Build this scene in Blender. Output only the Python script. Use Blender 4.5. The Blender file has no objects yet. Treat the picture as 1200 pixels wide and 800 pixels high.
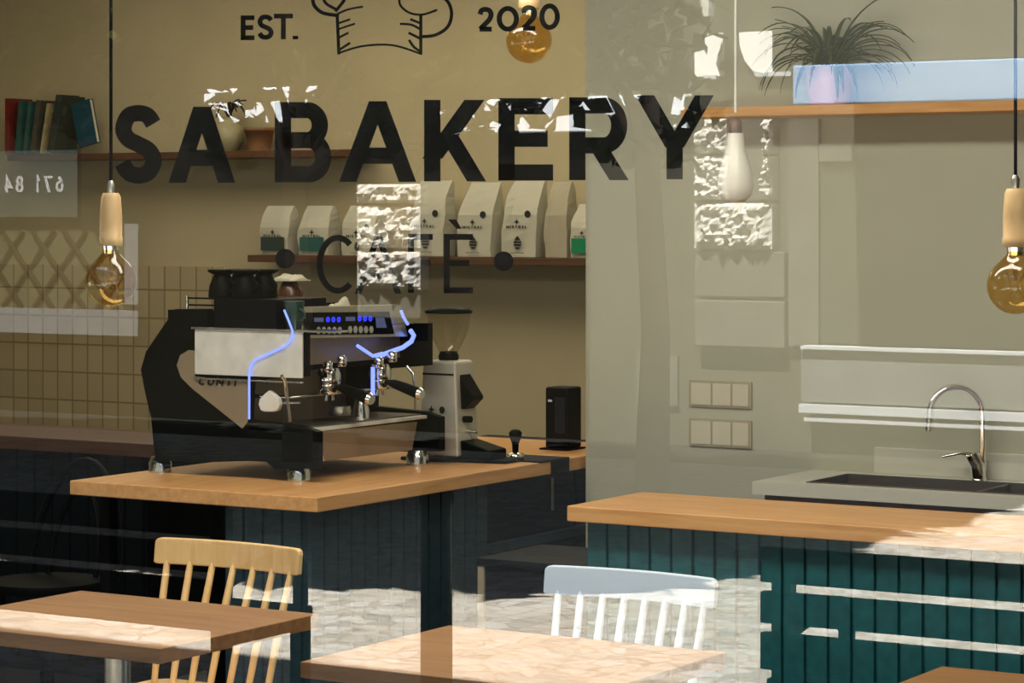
import bpy, bmesh, math, random
from mathutils import Vector, Matrix, noise
random.seed(7)
C = bpy.context.scene.collection
SC = bpy.context.scene

# ------------------------------------------------------------------ camera frame
F, YAW, D, EYE, HZ = 3080.0, math.radians(31.6), 4.47, 1.75, 250.0
SN, CS = math.sin(YAW), math.cos(YAW)
def pt(px, py, d):
    a = (px-600)/F
    return Vector((d*(-SN+CS*a), -D+d*(CS+SN*a), EYE-d*(py-HZ)/F))
def at_y(px, py, y):
    a = (px-600)/F
    return pt(px, py, (y+D)/(CS+SN*a))
def at_x(px, py, x):
    a = (px-600)/F
    return pt(px, py, x/(-SN+CS*a))
def at_z(px, py, z):
    return pt(px, py, (EYE-z)*F/(py-HZ))
def mir(v):                       # a place seen mirrored in the pane stands on the street side
    return Vector((v.x, -v.y, v.z))

# ------------------------------------------------------------------ materials
def mat(name, col, rough=.6, metal=0, noise_amt=0, nscale=8, bump=0, bscale=60, spec=.5, coat=0):
    m = bpy.data.materials.new(name); m.use_nodes = True
    nt = m.node_tree; b = nt.nodes['Principled BSDF']
    b.inputs['Roughness'].default_value = rough; b.inputs['Metallic'].default_value = metal
    b.inputs['Specular IOR Level'].default_value = spec; b.inputs['Coat Weight'].default_value = coat
    b.inputs['Base Color'].default_value = (*col, 1)
    if noise_amt or bump:
        tc = nt.nodes.new('ShaderNodeTexCoord')
    if noise_amt:
        n = nt.nodes.new('ShaderNodeTexNoise'); n.inputs['Scale'].default_value = nscale; n.inputs['Detail'].default_value = 5
        nt.links.new(tc.outputs['Object'], n.inputs['Vector'])
        r = nt.nodes.new('ShaderNodeValToRGB')
        r.color_ramp.elements[0].position = .3; r.color_ramp.elements[1].position = .7
        r.color_ramp.elements[0].color = tuple(c*(1-noise_amt) for c in col)+(1,)
        r.color_ramp.elements[1].color = tuple(min(1, c*(1+noise_amt)) for c in col)+(1,)
        nt.links.new(n.outputs['Fac'], r.inputs['Fac']); nt.links.new(r.outputs['Color'], b.inputs['Base Color'])
    if bump:
        n2 = nt.nodes.new('ShaderNodeTexNoise'); n2.inputs['Scale'].default_value = bscale; n2.inputs['Detail'].default_value = 6
        nt.links.new(tc.outputs['Object'], n2.inputs['Vector'])
        bp = nt.nodes.new('ShaderNodeBump'); bp.inputs['Strength'].default_value = bump
        nt.links.new(n2.outputs['Fac'], bp.inputs['Height']); nt.links.new(bp.outputs['Normal'], b.inputs['Normal'])
    return m

def wood(name, c1, c2, scale=(1, 12, 12), rough=.45):
    m = bpy.data.materials.new(name); m.use_nodes = True
    nt = m.node_tree; b = nt.nodes['Principled BSDF']; b.inputs['Roughness'].default_value = rough
    tc = nt.nodes.new('ShaderNodeTexCoord'); mp = nt.nodes.new('ShaderNodeMapping'); mp.inputs['Scale'].default_value = scale
    n = nt.nodes.new('ShaderNodeTexNoise'); n.inputs['Scale'].default_value = 3; n.inputs['Detail'].default_value = 8; n.inputs['Distortion'].default_value = .6
    r = nt.nodes.new('ShaderNodeValToRGB'); r.color_ramp.elements[0].color = (*c1, 1); r.color_ramp.elements[1].color = (*c2, 1)
    r.color_ramp.elements[0].position = .35; r.color_ramp.elements[1].position = .65
    nt.links.new(tc.outputs['Object'], mp.inputs['Vector']); nt.links.new(mp.outputs['Vector'], n.inputs['Vector'])
    nt.links.new(n.outputs['Fac'], r.inputs['Fac']); nt.links.new(r.outputs['Color'], b.inputs['Base Color'])
    return m

def emit(name, col, s):
    m = bpy.data.materials.new(name); m.use_nodes = True
    b = m.node_tree.nodes['Principled BSDF']
    b.inputs['Base Color'].default_value = (*[c*.3 for c in col], 1)
    b.inputs['Emission Color'].default_value = (*col, 1); b.inputs['Emission Strength'].default_value = s
    return m

def thin_glass(name, tint=(1, 1, 1), ior=1.5, rough=0.0, body=None, body_fac=0):
    m = bpy.data.materials.new(name); m.use_nodes = True
    nt = m.node_tree; nt.nodes.remove(nt.nodes['Principled BSDF']); out = nt.nodes['Material Output']
    t = nt.nodes.new('ShaderNodeBsdfTransparent'); t.inputs['Color'].default_value = (*tint, 1)
    g = nt.nodes.new('ShaderNodeBsdfGlossy'); g.inputs['Roughness'].default_value = rough; g.inputs['Color'].default_value = (1, 1, 1, 1)
    r0 = ((ior-1)/(ior+1))**2                       # Schlick reflectance, the same from both sides
    lw = nt.nodes.new('ShaderNodeLayerWeight'); lw.inputs['Blend'].default_value = .5
    pw = nt.nodes.new('ShaderNodeMath'); pw.operation = 'POWER'; pw.inputs[1].default_value = 5
    ma = nt.nodes.new('ShaderNodeMath'); ma.operation = 'MULTIPLY_ADD'; ma.inputs[1].default_value = 1-r0; ma.inputs[2].default_value = r0
    nt.links.new(lw.outputs['Facing'], pw.inputs[0]); nt.links.new(pw.outputs[0], ma.inputs[0])
    mx = nt.nodes.new('ShaderNodeMixShader')
    nt.links.new(ma.outputs[0], mx.inputs['Fac']); nt.links.new(t.outputs[0], mx.inputs[1]); nt.links.new(g.outputs[0], mx.inputs[2])
    nt.links.new(mx.outputs[0], out.inputs['Surface'])
    return m
def clear(name, tint=(1, 1, 1)):
    m = bpy.data.materials.new(name); m.use_nodes = True
    nt = m.node_tree; nt.nodes.remove(nt.nodes['Principled BSDF']); out = nt.nodes['Material Output']
    t = nt.nodes.new('ShaderNodeBsdfTransparent'); t.inputs['Color'].default_value = (*tint, 1)
    nt.links.new(t.outputs[0], out.inputs['Surface']); return m

def paving(name):
    m = bpy.data.materials.new(name); m.use_nodes = True
    nt = m.node_tree; b = nt.nodes['Principled BSDF']; b.inputs['Roughness'].default_value = .9; b.inputs['Specular IOR Level'].default_value = .05
    L = nt.links.new
    tc = nt.nodes.new('ShaderNodeTexCoord')
    wn = nt.nodes.new('ShaderNodeTexNoise'); wn.inputs['Scale'].default_value = 3
    L(tc.outputs['Object'], wn.inputs['Vector'])
    wm = nt.nodes.new('ShaderNodeMix'); wm.data_type = 'VECTOR'; wm.inputs['Factor'].default_value = .12
    L(tc.outputs['Object'], wm.inputs['A']); L(wn.outputs['Color'], wm.inputs['B'])
    v = nt.nodes.new('ShaderNodeTexVoronoi'); v.inputs['Scale'].default_value = 9; v.inputs['Randomness'].default_value = .8
    L(wm.outputs['Result'], v.inputs['Vector'])
    r = nt.nodes.new('ShaderNodeValToRGB'); r.color_ramp.elements[0].color = (.31, .29, .255, 1); r.color_ramp.elements[1].color = (.44, .425, .395, 1)
    e = r.color_ramp.elements.new(.5); e.color = (.41, .375, .315, 1)
    sp = nt.nodes.new('ShaderNodeSeparateColor'); L(v.outputs['Color'], sp.inputs[0]); L(sp.outputs[0], r.inputs['Fac'])
    e2 = nt.nodes.new('ShaderNodeTexVoronoi'); e2.feature = 'DISTANCE_TO_EDGE'; e2.inputs['Scale'].default_value = 9; e2.inputs['Randomness'].default_value = .8
    L(wm.outputs['Result'], e2.inputs['Vector'])
    jr = nt.nodes.new('ShaderNodeValToRGB'); jr.color_ramp.elements[0].position = .0; jr.color_ramp.elements[1].position = .07
    jr.color_ramp.elements[0].color = (.68, .64, .57, 1); jr.color_ramp.elements[1].color = (1, 1, 1, 1)
    L(e2.outputs['Distance'], jr.inputs['Fac'])
    mx = nt.nodes.new('ShaderNodeMix'); mx.data_type = 'RGBA'; mx.blend_type = 'MULTIPLY'; mx.inputs['Factor'].default_value = 1
    L(r.outputs['Color'], mx.inputs['A']); L(jr.outputs['Color'], mx.inputs['B']); L(mx.outputs['Result'], b.inputs['Base Color'])
    n2 = nt.nodes.new('ShaderNodeTexNoise'); n2.inputs['Scale'].default_value = 16; n2.inputs['Detail'].default_value = 4
    L(tc.outputs['Object'], n2.inputs['Vector'])
    bp = nt.nodes.new('ShaderNodeBump'); bp.inputs['Strength'].default_value = .6; bp.inputs['Distance'].default_value = .03
    L(n2.outputs['Fac'], bp.inputs['Height']); L(bp.outputs['Normal'], b.inputs['Normal'])
    return m

def tiles(name):
    m = bpy.data.materials.new(name); m.use_nodes = True
    nt = m.node_tree; b = nt.nodes['Principled BSDF']; b.inputs['Roughness'].default_value = .35
    L = nt.links.new
    tc = nt.nodes.new('ShaderNodeTexCoord'); sp = nt.nodes.new('ShaderNodeSeparateXYZ'); cb = nt.nodes.new('ShaderNodeCombineXYZ')
    L(tc.outputs['Object'], sp.inputs[0]); L(sp.outputs['X'], cb.inputs['X']); L(sp.outputs['Z'], cb.inputs['Y'])
    br = nt.nodes.new('ShaderNodeTexBrick'); br.offset = 0; br.inputs['Scale'].default_value = 1
    br.inputs['Brick Width'].default_value = .105; br.inputs['Row Height'].default_value = .15
    br.inputs['Mortar Size'].default_value = .005
    br.inputs['Color1'].default_value = (.50, .42, .27, 1); br.inputs['Color2'].default_value = (.42, .35, .22, 1)
    br.inputs['Mortar'].default_value = (.25, .20, .105, 1)
    L(cb.outputs[0], br.inputs['Vector']); L(br.outputs['Color'], b.inputs['Base Color'])
    return m

M = {}
M['wall_tan'] = mat('tan_plaster', (.50, .435, .28), .9, 0, .06, 1.5)
M['wall_pale'] = mat('pale_plaster', (.51, .515, .415), .85, 0, .04, 1.2)
M['ceiling'] = mat('ceiling_paint', (.7, .68, .6), .9)
M['floor'] = mat('dark_floor', (.05, .048, .043), .5, 0, .2, 3)
M['facade_in'] = mat('shop_render', (.45, .42, .36), .9, 0, .1, 2)
M['black'] = mat('black_paint', (.004, .005, .006), .5, spec=.08)
M['blueblack'] = mat('blue_black_paint', (.004, .008, .012), .6, spec=.2)
M['black_gloss'] = mat('black_gloss', (.0035, .005, .004), .45, spec=.06)
M['vinyl'] = mat('black_vinyl', (.003, .003, .003), .7, spec=.2)
M['counter'] = wood('oak_counter', (.64, .31, .10), (.78, .42, .155), (1, 14, 14), .4)
M['counter_y'] = wood('oak_counter_long', (.64, .31, .10), (.78, .42, .155), (14, 1, 14), .4)
M['table'] = wood('oak_table', (.235, .10, .028), (.33, .15, .046), (1, 14, 14), .4)
M['shelf'] = wood('shelf_wood', (.07, .028, .011), (.11, .048, .02), (1, 14, 14), .5)
M['chairwood'] = wood('beech', (.80, .50, .20), (.90, .62, .29), (10, 10, 2), .45)
M['white'] = mat('white_paint', (.72, .85, 1.0), .4)
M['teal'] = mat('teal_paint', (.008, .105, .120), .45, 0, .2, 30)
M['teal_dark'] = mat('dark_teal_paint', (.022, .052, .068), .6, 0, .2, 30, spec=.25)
M['steel'] = mat('polished_steel', (.72, .71, .68), .12, 1)
M['brushed'] = mat('brushed_steel', (.55, .53, .48), .32, 1, .1, 40)
M['panelsteel'] = mat('satin_steel', (.80, .79, .74), .38, .35, .12, 14)
M['traygrid'] = mat('tray_steel', (.16, .14, .11), .4, .5)
M['chrome'] = mat('chrome', (.85, .85, .84), .06, 1)
M['bronze'] = mat('bronze_plate', (.30, .235, .155), .35, .35)
M['led'] = emit('blue_led', (.2, .28, 1), .5)
M['digit'] = emit('blue_digits', (.02, .04, 1), .4)
M['screen'] = emit('grey_blue_screen', (.12, .15, .3), .12)
M['button'] = mat('metal_button', (.6, .62, .58), .3, .7)
M['cream'] = mat('cream_cloth', (.72, .68, .52), .9, 0, .1, 30)
M['brown_cup'] = mat('brown_glaze', (.10, .035, .015), .25)
M['green_cup'] = mat('dark_green_glaze', (.01, .04, .032), .3)
M['bag'] = mat('white_bag', (.52, .51, .42), .55, 0, .08, 6, .25, 14)
M['bag_kraft'] = mat('kraft_paper', (.42, .385, .29), .8, 0, .08, 6, .25, 14)
M['label_green'] = mat('green_label', (.0, .22, .09), .5)
M['label_teal'] = mat('teal_label', (.015, .10, .09), .5)
M['label_dark'] = mat('dark_label', (.02, .045, .04), .5)
M['ink'] = mat('black_ink', (.01, .01, .01), .6)
M['ink_grey'] = mat('grey_ink', (.12, .12, .11), .6)
M['grinder'] = mat('silver_grinder', (.62, .60, .52), .4, .35, .05, 8)
M['hopper'] = thin_glass('clear_plastic', (.86, .84, .78), 1.5)
M['lampwood'] = wood('lamp_wood', (.62, .40, .19), (.72, .50, .26), (10, 10, 2), .4)
M['porcelain'] = mat('porcelain', (.74, .72, .66), .3)
M['whitecord'] = mat('white_cord', (.7, .7, .66), .6)
M['amber'] = thin_glass('amber_glass', (.86, .68, .36), 1.6)
M['filament'] = mat('filament', (.6, .35, .1), .4, .8)
M['leaf'] = mat('leaf_green', (.028, .06, .016), .45, 0, .4, 20)
M['leaf_tree'] = mat('tree_leaf', (.032, .037, .013), .8, 0, .4, 3, spec=0)
M['bark'] = mat('bark', (.20, .16, .13), .9, 0, .3, 8, .5, 20)
M['pot_pink'] = mat('pale_pink_pot', (.74, .44, .52), .4)
M['soil'] = mat('soil', (.03, .02, .012), .9)
M['worktop'] = mat('pale_worktop', (.66, .65, .56), .35)
M['socket'] = mat('socket_plastic', (.66, .62, .50), .4)
M['sockettrim'] = mat('socket_trim', (.40, .34, .24), .5)
M['cabinet'] = wood('red_brown_wood', (.14, .05, .03), (.2, .075, .045), (1, 12, 12), .5)
M['pave'] = paving('street_paving')
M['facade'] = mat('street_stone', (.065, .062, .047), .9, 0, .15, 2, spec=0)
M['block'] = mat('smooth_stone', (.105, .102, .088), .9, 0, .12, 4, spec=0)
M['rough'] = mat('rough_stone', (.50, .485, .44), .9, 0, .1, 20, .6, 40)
M['awning'] = mat('pale_blue_canvas', (.24, .39, .60), .8)
M['awning_white'] = mat('white_canvas', (.70, .76, .82), .8)
M['framewhite'] = mat('shade_tinted_frame', (.14, .145, .15), .5, spec=0)  # white frame, its colour lowered to stand in for tree shade
M['darkglass'] = mat('dark_shop_glass', (.05, .053, .038), .5, spec=0)
M['signgrey'] = mat('grey_sign', (.045, .055, .05), .6, spec=0)
M['signtext'] = mat('white_sign_text', (.36, .36, .36), .8)
M['iron'] = mat('grey_iron', (.012, .01, .006), .6, spec=0)
M['panel'] = mat('white_panel', (.78, .78, .74), .5)
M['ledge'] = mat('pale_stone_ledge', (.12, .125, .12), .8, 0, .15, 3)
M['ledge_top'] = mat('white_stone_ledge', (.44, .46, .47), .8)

# ------------------------------------------------------------------ mesh helpers
class MB:
    def __init__(s): s.v = []; s.f = []; s.sm = []
    def add(s, vs, fs, smooth=False):
        o = len(s.v); s.v += [tuple(v) for v in vs]
        for f in fs: s.f.append([i+o for i in f]); s.sm.append(smooth)
        return s
    def box(s, lo, hi, rot=None, piv=None):
        x0, y0, z0 = lo; x1, y1, z1 = hi
        vs = [Vector(p) for p in ((x0,y0,z0),(x1,y0,z0),(x1,y1,z0),(x0,y1,z0),(x0,y0,z1),(x1,y0,z1),(x1,y1,z1),(x0,y1,z1))]
        if rot is not None:
            pv = Vector(piv) if piv is not None else sum(vs, Vector())/8
            vs = [rot @ (v-pv)+pv for v in vs]
        return s.add(vs, [(0,3,2,1),(4,5,6,7),(0,1,5,4),(1,2,6,5),(2,3,7,6),(3,0,4,7)])
    def prism(s, poly, ext):                 # poly: list of Vectors, ext: Vector
        n = len(poly); ext = Vector(ext)
        vs = [Vector(p) for p in poly]+[Vector(p)+ext for p in poly]
        fs = [tuple(range(n))[::-1], tuple(range(n, 2*n))]+[(i, (i+1) % n, n+(i+1) % n, n+i) for i in range(n)]
        return s.add(vs, fs)
    def tube(s, pts, r, seg=10, caps=True):
        pts = [Vector(p) for p in pts]; n = len(pts)
        rs = r if isinstance(r, (list, tuple)) else [r]*n
        rings = []; up = Vector((0, 0, 1)); prev = None
        for i, p in enumerate(pts):
            t = (pts[min(i+1, n-1)]-pts[max(i-1, 0)]).normalized()
            if prev is None:
                a = t.cross(up)
                if a.length < 1e-3: a = t.cross(Vector((1, 0, 0)))
            else:
                a = prev-t*prev.dot(t)
            a.normalize(); prev = a; b = t.cross(a)
            rings.append([p+(a*math.cos(2*math.pi*k/seg)+b*math.sin(2*math.pi*k/seg))*rs[i] for k in range(seg)])
        vs = [v for rg in rings for v in rg]
        fs = [(i*seg+k, i*seg+(k+1) % seg, (i+1)*seg+(k+1) % seg, (i+1)*seg+k) for i in range(n-1) for k in range(seg)]
        s.add(vs, fs, True)
        if caps:
            s.add(rings[0], [tuple(range(seg))[::-1]]); s.add(rings[-1], [tuple(range(seg))])
        return s
    def lathe(s, c, prof, seg=24, smooth=True, cap=True):   # prof [(r,z)]
        c = Vector(c); vs = []
        for r, z in prof:
            vs += [c+Vector((r*math.cos(2*math.pi*k/seg), r*math.sin(2*math.pi*k/seg), z)) for k in range(seg)]
        n = len(prof)
        fs = [(i*seg+k, i*seg+(k+1) % seg, (i+1)*seg+(k+1) % seg, (i+1)*seg+k) for i in range(n-1) for k in range(seg)]
        s.add(vs, fs, smooth)
        if cap:
            s.add(vs[:seg], [tuple(range(seg))[::-1]]); s.add(vs[-seg:], [tuple(range(seg))])
        return s
    def build(s, name, m, parent=None, bevel=0, label=None):
        me = bpy.data.meshes.new(name)
        if parent is not None:
            off = parent.matrix_world.translation if parent.parent is None else parent.parent.matrix_world.translation
            # parts are built in world space, then moved into their thing's frame
            root = parent
            tot = Vector()
            while root is not None: tot += root.location; root = root.parent
            verts = [(v[0]-tot.x, v[1]-tot.y, v[2]-tot.z) for v in s.v]; loc = Vector()
        else:
            xs = [v[0] for v in s.v]; ys = [v[1] for v in s.v]; zs = [v[2] for v in s.v]
            loc = Vector(((min(xs)+max(xs))/2, (min(ys)+max(ys))/2, min(zs)))
            verts = [(v[0]-loc.x, v[1]-loc.y, v[2]-loc.z) for v in s.v]
        me.from_pydata(verts, [], s.f); me.update()
        for p, sm in zip(me.polygons, s.sm): p.use_smooth = sm
        bm = bmesh.new(); bm.from_mesh(me); bmesh.ops.recalc_face_normals(bm, faces=bm.faces); bm.to_mesh(me); bm.free()
        me.materials.append(m)
        o = bpy.data.objects.new(name, me); C.objects.link(o)
        if parent is not None: o.parent = parent
        else: o.location = loc
        if bevel:
            bv = o.modifiers.new('bevel', 'BEVEL'); bv.width = bevel; bv.segments = 2; bv.limit_method = 'ANGLE'; bv.angle_limit = math.radians(50)
        if label: o['label'] = label
        return o

def tag(o, label, cat, group=None, kind=None):
    o['label'] = label; o['category'] = cat
    if group: o['group'] = group
    if kind: o['kind'] = kind
    return o
def thing(name, loc, label, cat, group=None):
    o = bpy.data.objects.new(name, None); C.objects.link(o); o.location = loc; o.empty_display_size = .1
    bpy.context.view_layer.update()
    return tag(o, label, cat, group)
def struct(o, label=None, cat=None):
    o['kind'] = 'structure'
    if label: o['label'] = label
    if cat: o['category'] = cat
    return o
def copy_tree(o, parent=None):
    c = o.copy(); C.objects.link(c)
    if parent is not None: c.parent = parent
    for ch in list(o.children): copy_tree(ch, c)
    return c
def catmull(P, n=8):
    out = []; P = [P[0]]+list(P)+[P[-1]]
    P = [Vector(p) for p in P]
    for i in range(1, len(P)-2):
        for k in range(n):
            t = k/n; a, b, c, d = P[i-1], P[i], P[i+1], P[i+2]
            out.append(.5*((2*b)+(c-a)*t+(2*a-5*b+4*c-d)*t*t+(3*b-a-3*c+d)*t**3))
    out.append(P[-2]); return out

# ------------------------------------------------------------------ stroke lettering (unit box, y down)
def arc(cx, cy, rx, ry, a0, a1, n=20):
    return [(cx+rx*math.cos(math.radians(a0+(a1-a0)*k/n)), cy+ry*math.sin(math.radians(a0+(a1-a0)*k/n))) for k in range(n+1)]
SCURVE = [tuple(p) for p in catmull([Vector((x, y, 0)) for x, y in [(.95,.17),(.78,.04),(.5,0),(.2,.05),(.05,.25),(.19,.41),(.5,.5),(.82,.6),(.96,.77),(.8,.95),(.5,1),(.2,.95),(.02,.8)]], 5)]
SCURVE = [(p[0], p[1]) for p in SCURVE]
TWO = [(p[0], p[1]) for p in catmull([Vector((x, y, 0)) for x, y in [(.04,.26),(.16,.06),(.5,0),(.84,.08),(.95,.28),(.8,.52),(.45,.75),(.05,1)]], 5)]
GLYPH = {
 'S': [('L', SCURVE)],
 'A': [('D', .5, 0, 0, 1), ('D', .5, 0, 1, 1), ('L', [(.22,.72),(.78,.72)])],
 'B': [('L', [(0,0),(0,1)]), ('L', [(0,0),(.55,0)]+arc(.6,.235,.32,.235,-90,90)+[(0,.47)]), ('L', [(0,.47),(.6,.47)]+arc(.66,.735,.34,.265,-90,90)+[(0,1)])],
 'K': [('L', [(0,0),(0,1)]), ('D', .95, 0, .0, .72), ('D', .36, .42, 1, 1)],
 'E': [('L', [(0,0),(0,1)]), ('L', [(0,0),(1,0)]), ('L', [(0,.49),(.86,.49)]), ('L', [(0,1),(1,1)])],
 'F': [('L', [(0,0),(0,1)]), ('L', [(0,0),(1,0)]), ('L', [(0,.49),(.86,.49)])],
 'R': [('L', [(0,0),(0,1)]), ('L', [(0,0),(.55,0)]+arc(.62,.3,.36,.3,-90,90)+[(0,.6)]), ('D', .5, .6, .98, 1)],
 'Y': [('D', 0, 0, .5, .62), ('D', 1, 0, .5, .62), ('L', [(.5,.58),(.5,1)])],
 'T': [('L', [(0,0),(1,0)]), ('L', [(.5,0),(.5,1)])],
 'C': [('L', arc(.56,.5,.56,.5,-48,-312,30))],
 'M': [('L', [(0,1),(0,0)]), ('L', [(0,0),(.5,.7),(1,0)]), ('L', [(1,0),(1,1)])],
 'I': [('L', [(.5,0),(.5,1)])],
 'L': [('L', [(0,0),(0,1),(.9,1)])],
 'N': [('L', [(0,1),(0,0),(1,1),(1,0)])],
 'O': [('L', arc(.5,.5,.5,.5,0,360,30))],
 '0': [('L', arc(.5,.5,.5,.5,0,360,30))],
 '2': [('L', TWO), ('L', [(.0,1),(1,1)])],
 '1': [('L', [(.2,.2),(.55,0),(.55,1)])],
 '4': [('L', [(.75,1),(.75,0),(0,.7),(1,.7)])],
 '8': [('L', arc(.5,.25,.4,.25,0,360,24)), ('L', arc(.5,.74,.48,.26,0,360,24))],
 '6': [('L', arc(.5,.68,.48,.32,0,360,24)), ('L', [(.06,.6),(.3,.2),(.7,0)])],
 '7': [('L', [(0,0),(1,0),(.35,1)])],
 '.': [('P', [(.1,.86),(.9,.86),(.9,1),(.1,1)])],
}
def ribbon(pts, w, cap=True):
    pts = [Vector((p[0], p[1])) for p in pts]
    q = [pts[0]]
    for p in pts[1:]:
        if (p-q[-1]).length > 1e-6: q.append(p)
    pts = q; n = len(pts)
    closed = (pts[0]-pts[-1]).length < 1e-4
    if cap and not closed:
        pts[0] = pts[0]+(pts[0]-pts[1]).normalized()*w/2; pts[-1] = pts[-1]+(pts[-1]-pts[-2]).normalized()*w/2
    Ls, Rs = [], []
    for i in range(n):
        if closed and i in (0, n-1): t1 = (pts[-1]-pts[-2]).normalized(); t2 = (pts[1]-pts[0]).normalized()
        else:
            t1 = (pts[i]-pts[i-1]).normalized() if i else (pts[1]-pts[0]).normalized()
            t2 = (pts[i+1]-pts[i]).normalized() if i < n-1 else t1
        n1 = Vector((-t1.y, t1.x)); n2 = Vector((-t2.y, t2.x)); m = n1+n2
        if m.length < .3: m = n1*1.0
        else:
            m.normalize(); m = m/max(.35, m.dot(n1))
        Ls.append(pts[i]+m*w/2); Rs.append(pts[i]-m*w/2)
    return [[Ls[i], Ls[i+1], Rs[i+1], Rs[i]] for i in range(n-1)]
def glyph_polys(ch, x0, y0, x1, y1, w):
    """quads in the 2D frame of the box; strokes stay inside the box"""
    ix0, iy0, ix1, iy1 = x0+w/2, y0+w/2, x1-w/2, y1-w/2
    def T(p): return (ix0+(ix1-ix0)*p[0], iy0+(iy1-iy0)*p[1])
    out = []
    for g in GLYPH[ch]:
        if g[0] == 'L':
            capped = ch not in 'SC26' and len(g[1]) < 8
            pts = [T(p) for p in g[1]]
            out += ribbon(pts, w, capped)
        elif g[0] == 'P':
            out.append([Vector((x0+(x1-x0)*p[0], y0+(y1-y0)*p[1])) for p in g[1]])
        else:
            ax, ay, bx, by = g[1:]
            A = Vector((T((ax, 0))[0], y0+(y1-y0)*ay)); B = Vector((T((bx, 0))[0], y0+(y1-y0)*by))
            dd = (B-A); hw = w/2*dd.length/abs(dd.y)
            out.append([Vector((A.x-hw, A.y)), Vector((A.x+hw, A.y)), Vector((B.x+hw, B.y)), Vector((B.x-hw, B.y))])
    return out
def polys_mesh(polys, f, ext):
    mb = MB()
    for i, p in enumerate(polys):
        mb.prism([f(v.x, v.y)+Vector(ext)*(i % 3)*.01 for v in p], ext)
    return mb
WID = {'I': .25, 'M': 1.15, 'N': .9, '.': .25, '1': .6, ' ': .5}
def text_polys(s, h, w, gap=.22, asp=.72):
    x = 0; out = []
    for ch in s:
        cw = h*asp*WID.get(ch, .85)
        if ch != ' ': out += glyph_polys(ch, x, 0, x+cw, h, w)
        x += cw+h*gap
    return out, x-h*gap

# ================================================================== THE ROOM
XL, XR, YB, H = -10.6, 3.0, 6.3, 3.25
WX0, WX1, WZ0, WZ1 = -8.6, -0.95, .30, 3.05       # the glazed opening
struct(MB().box((XL-.2, -.2, -.12), (XR+.2, YB+.2, 0)).build('floor', M['floor']), 'dark floor of the shop', 'floor')
struct(MB().box((XL-.2, -.2, H), (XR+.2, YB+.2, H+.2)).build('ceiling', M['ceiling']), 'pale ceiling of the shop', 'ceiling')
struct(MB().box((XL-.2, YB, 0), (XR+.2, YB+.2, H)).build('wall_back', M['wall_tan']), 'tan plaster back wall behind the shelves', 'wall')
struct(MB().box((XL-.2, -.2, 0), (XL, YB, H)).build('wall_left', M['wall_tan']), 'tan plaster wall at the far left', 'wall')
WY = 3.5
struct(MB().box((-4.60, WY, 0), (XR, WY+.16, H)).build('wall_right', M['wall_pale']), 'pale plaster wall behind the sink and the potted plant', 'wall')
fr = MB()
fr.box((XL-.2, -.2, 0), (WX0, 0, 6.9)); fr.box((WX1, -.2, 0), (XR+.2, 0, 6.9)); fr.box((WX0, -.2, WZ1), (WX1, 0, 6.9)); fr.box((WX0, -.2, 0), (WX1, 0, WZ0))
struct(fr.build('wall_front', M['facade_in']), 'shop front wall around the big window', 'wall')
struct(MB().box((XL-.2, 0, 6.5), (XR+.2, YB+.2, 6.7)).build('trim_1', M['facade_in']), 'flat roof of the shop building', 'roof')
struct(MB().box((XR, 0, 0), (XR+.2, YB, H)).build('wall_side', M['wall_pale']), 'pale plaster wall at the right end', 'wall')
# window: frame, pane
win = MB().box((WX0, -.12, WZ0), (WX0+.07, -.02, WZ1)).box((WX1-.07, -.12, WZ0), (WX1, -.02, WZ1)).box((WX0+.07, -.12, WZ1-.07), (WX1-.07, -.02, WZ1)).box((WX0+.07, -.12, WZ0), (WX1-.07, -.02, WZ0+.07)).build('window_1', M['black'])
struct(win, 'large shop window pane with black lettering, reflecting the street', 'window')
pm = MB().box((WX0+.07, 0-.008, WZ0+.07), (WX1-.07, 0, WZ1-.07))
pane = pm.build('glass_pane', M['black'], win)
pane.data.materials.clear()
pane.data.materials.append(clear('glass_body')); pane.data.materials.append(thin_glass('window_glass', (.97, .985, .97), 2.1))
for p in pane.data.polygons:
    p.material_index = 1 if p.normal.y < -.5 else 0
# tiled lower part of the back wall
tx0, tx1 = at_y(-140, 300, YB).x, at_y(262, 300, YB).x
struct(MB().box((tx0, YB-.012, .0), (tx1, YB, at_y(215, 312, YB).z)).build('trim_2', tiles('cream_tiles')), 'cream rectangular wall tiles on the back wall', 'wall tiles')

# ================================================================== LETTERING ON THE GLASS
GY = .0015
def on_glass(x, y): return at_y(x, y, GY)
EXT = (0, .0006, 0)
def letters(name, label, spec, w, extra=None):
    c = on_glass((spec[0][1]+spec[-1][3])/2, max(s[4] for s in spec))
    t = thing(name, c, label, 'lettering', None)
    for ch, x0, y0, x1, y1 in spec:
        polys_mesh(glyph_polys(ch, x0, y0, x1, y1, w), on_glass, EXT).build('letter', M['vinyl'], t)
    return t
letters('window_lettering', 'large bold black capital lettering across the upper window, widest line of text',
        [('S',133,123,191,215),('A',198,125,275,214),('B',322,119.5,388,213.5),('A',398,118.5,487,213),('K',497,117,568,212.5),('E',584,115,648,211.5),('R',667,114,736,211),('Y',746,111.5,835,210)], 19)
t = letters('window_lettering', 'thin black lettering under the large line of text, between two dots',
        [('C',371,275,416,344),('A',416,275,470,344),('F',478,274,507,343),('E',520,274,554,343.5)], 7)
polys_mesh([[Vector(p) for p in ((525,257),(534,257),(541,268),(535,268))]], on_glass, EXT).build('accent', M['vinyl'], t)
letters('window_lettering', 'small bold black lettering left of the hat drawing', [('E',282,18,298,47),('S',301,17,321,46.5),('T',321,16,343,46),('.',342,17,350,46)], 5.6)
letters('window_lettering', 'small bold black figures right of the hat drawing', [('2',559,8,579,37),('0',582,7,608,37),('2',610,6,630,36),('0',632,4,656,35)], 5.8)
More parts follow.
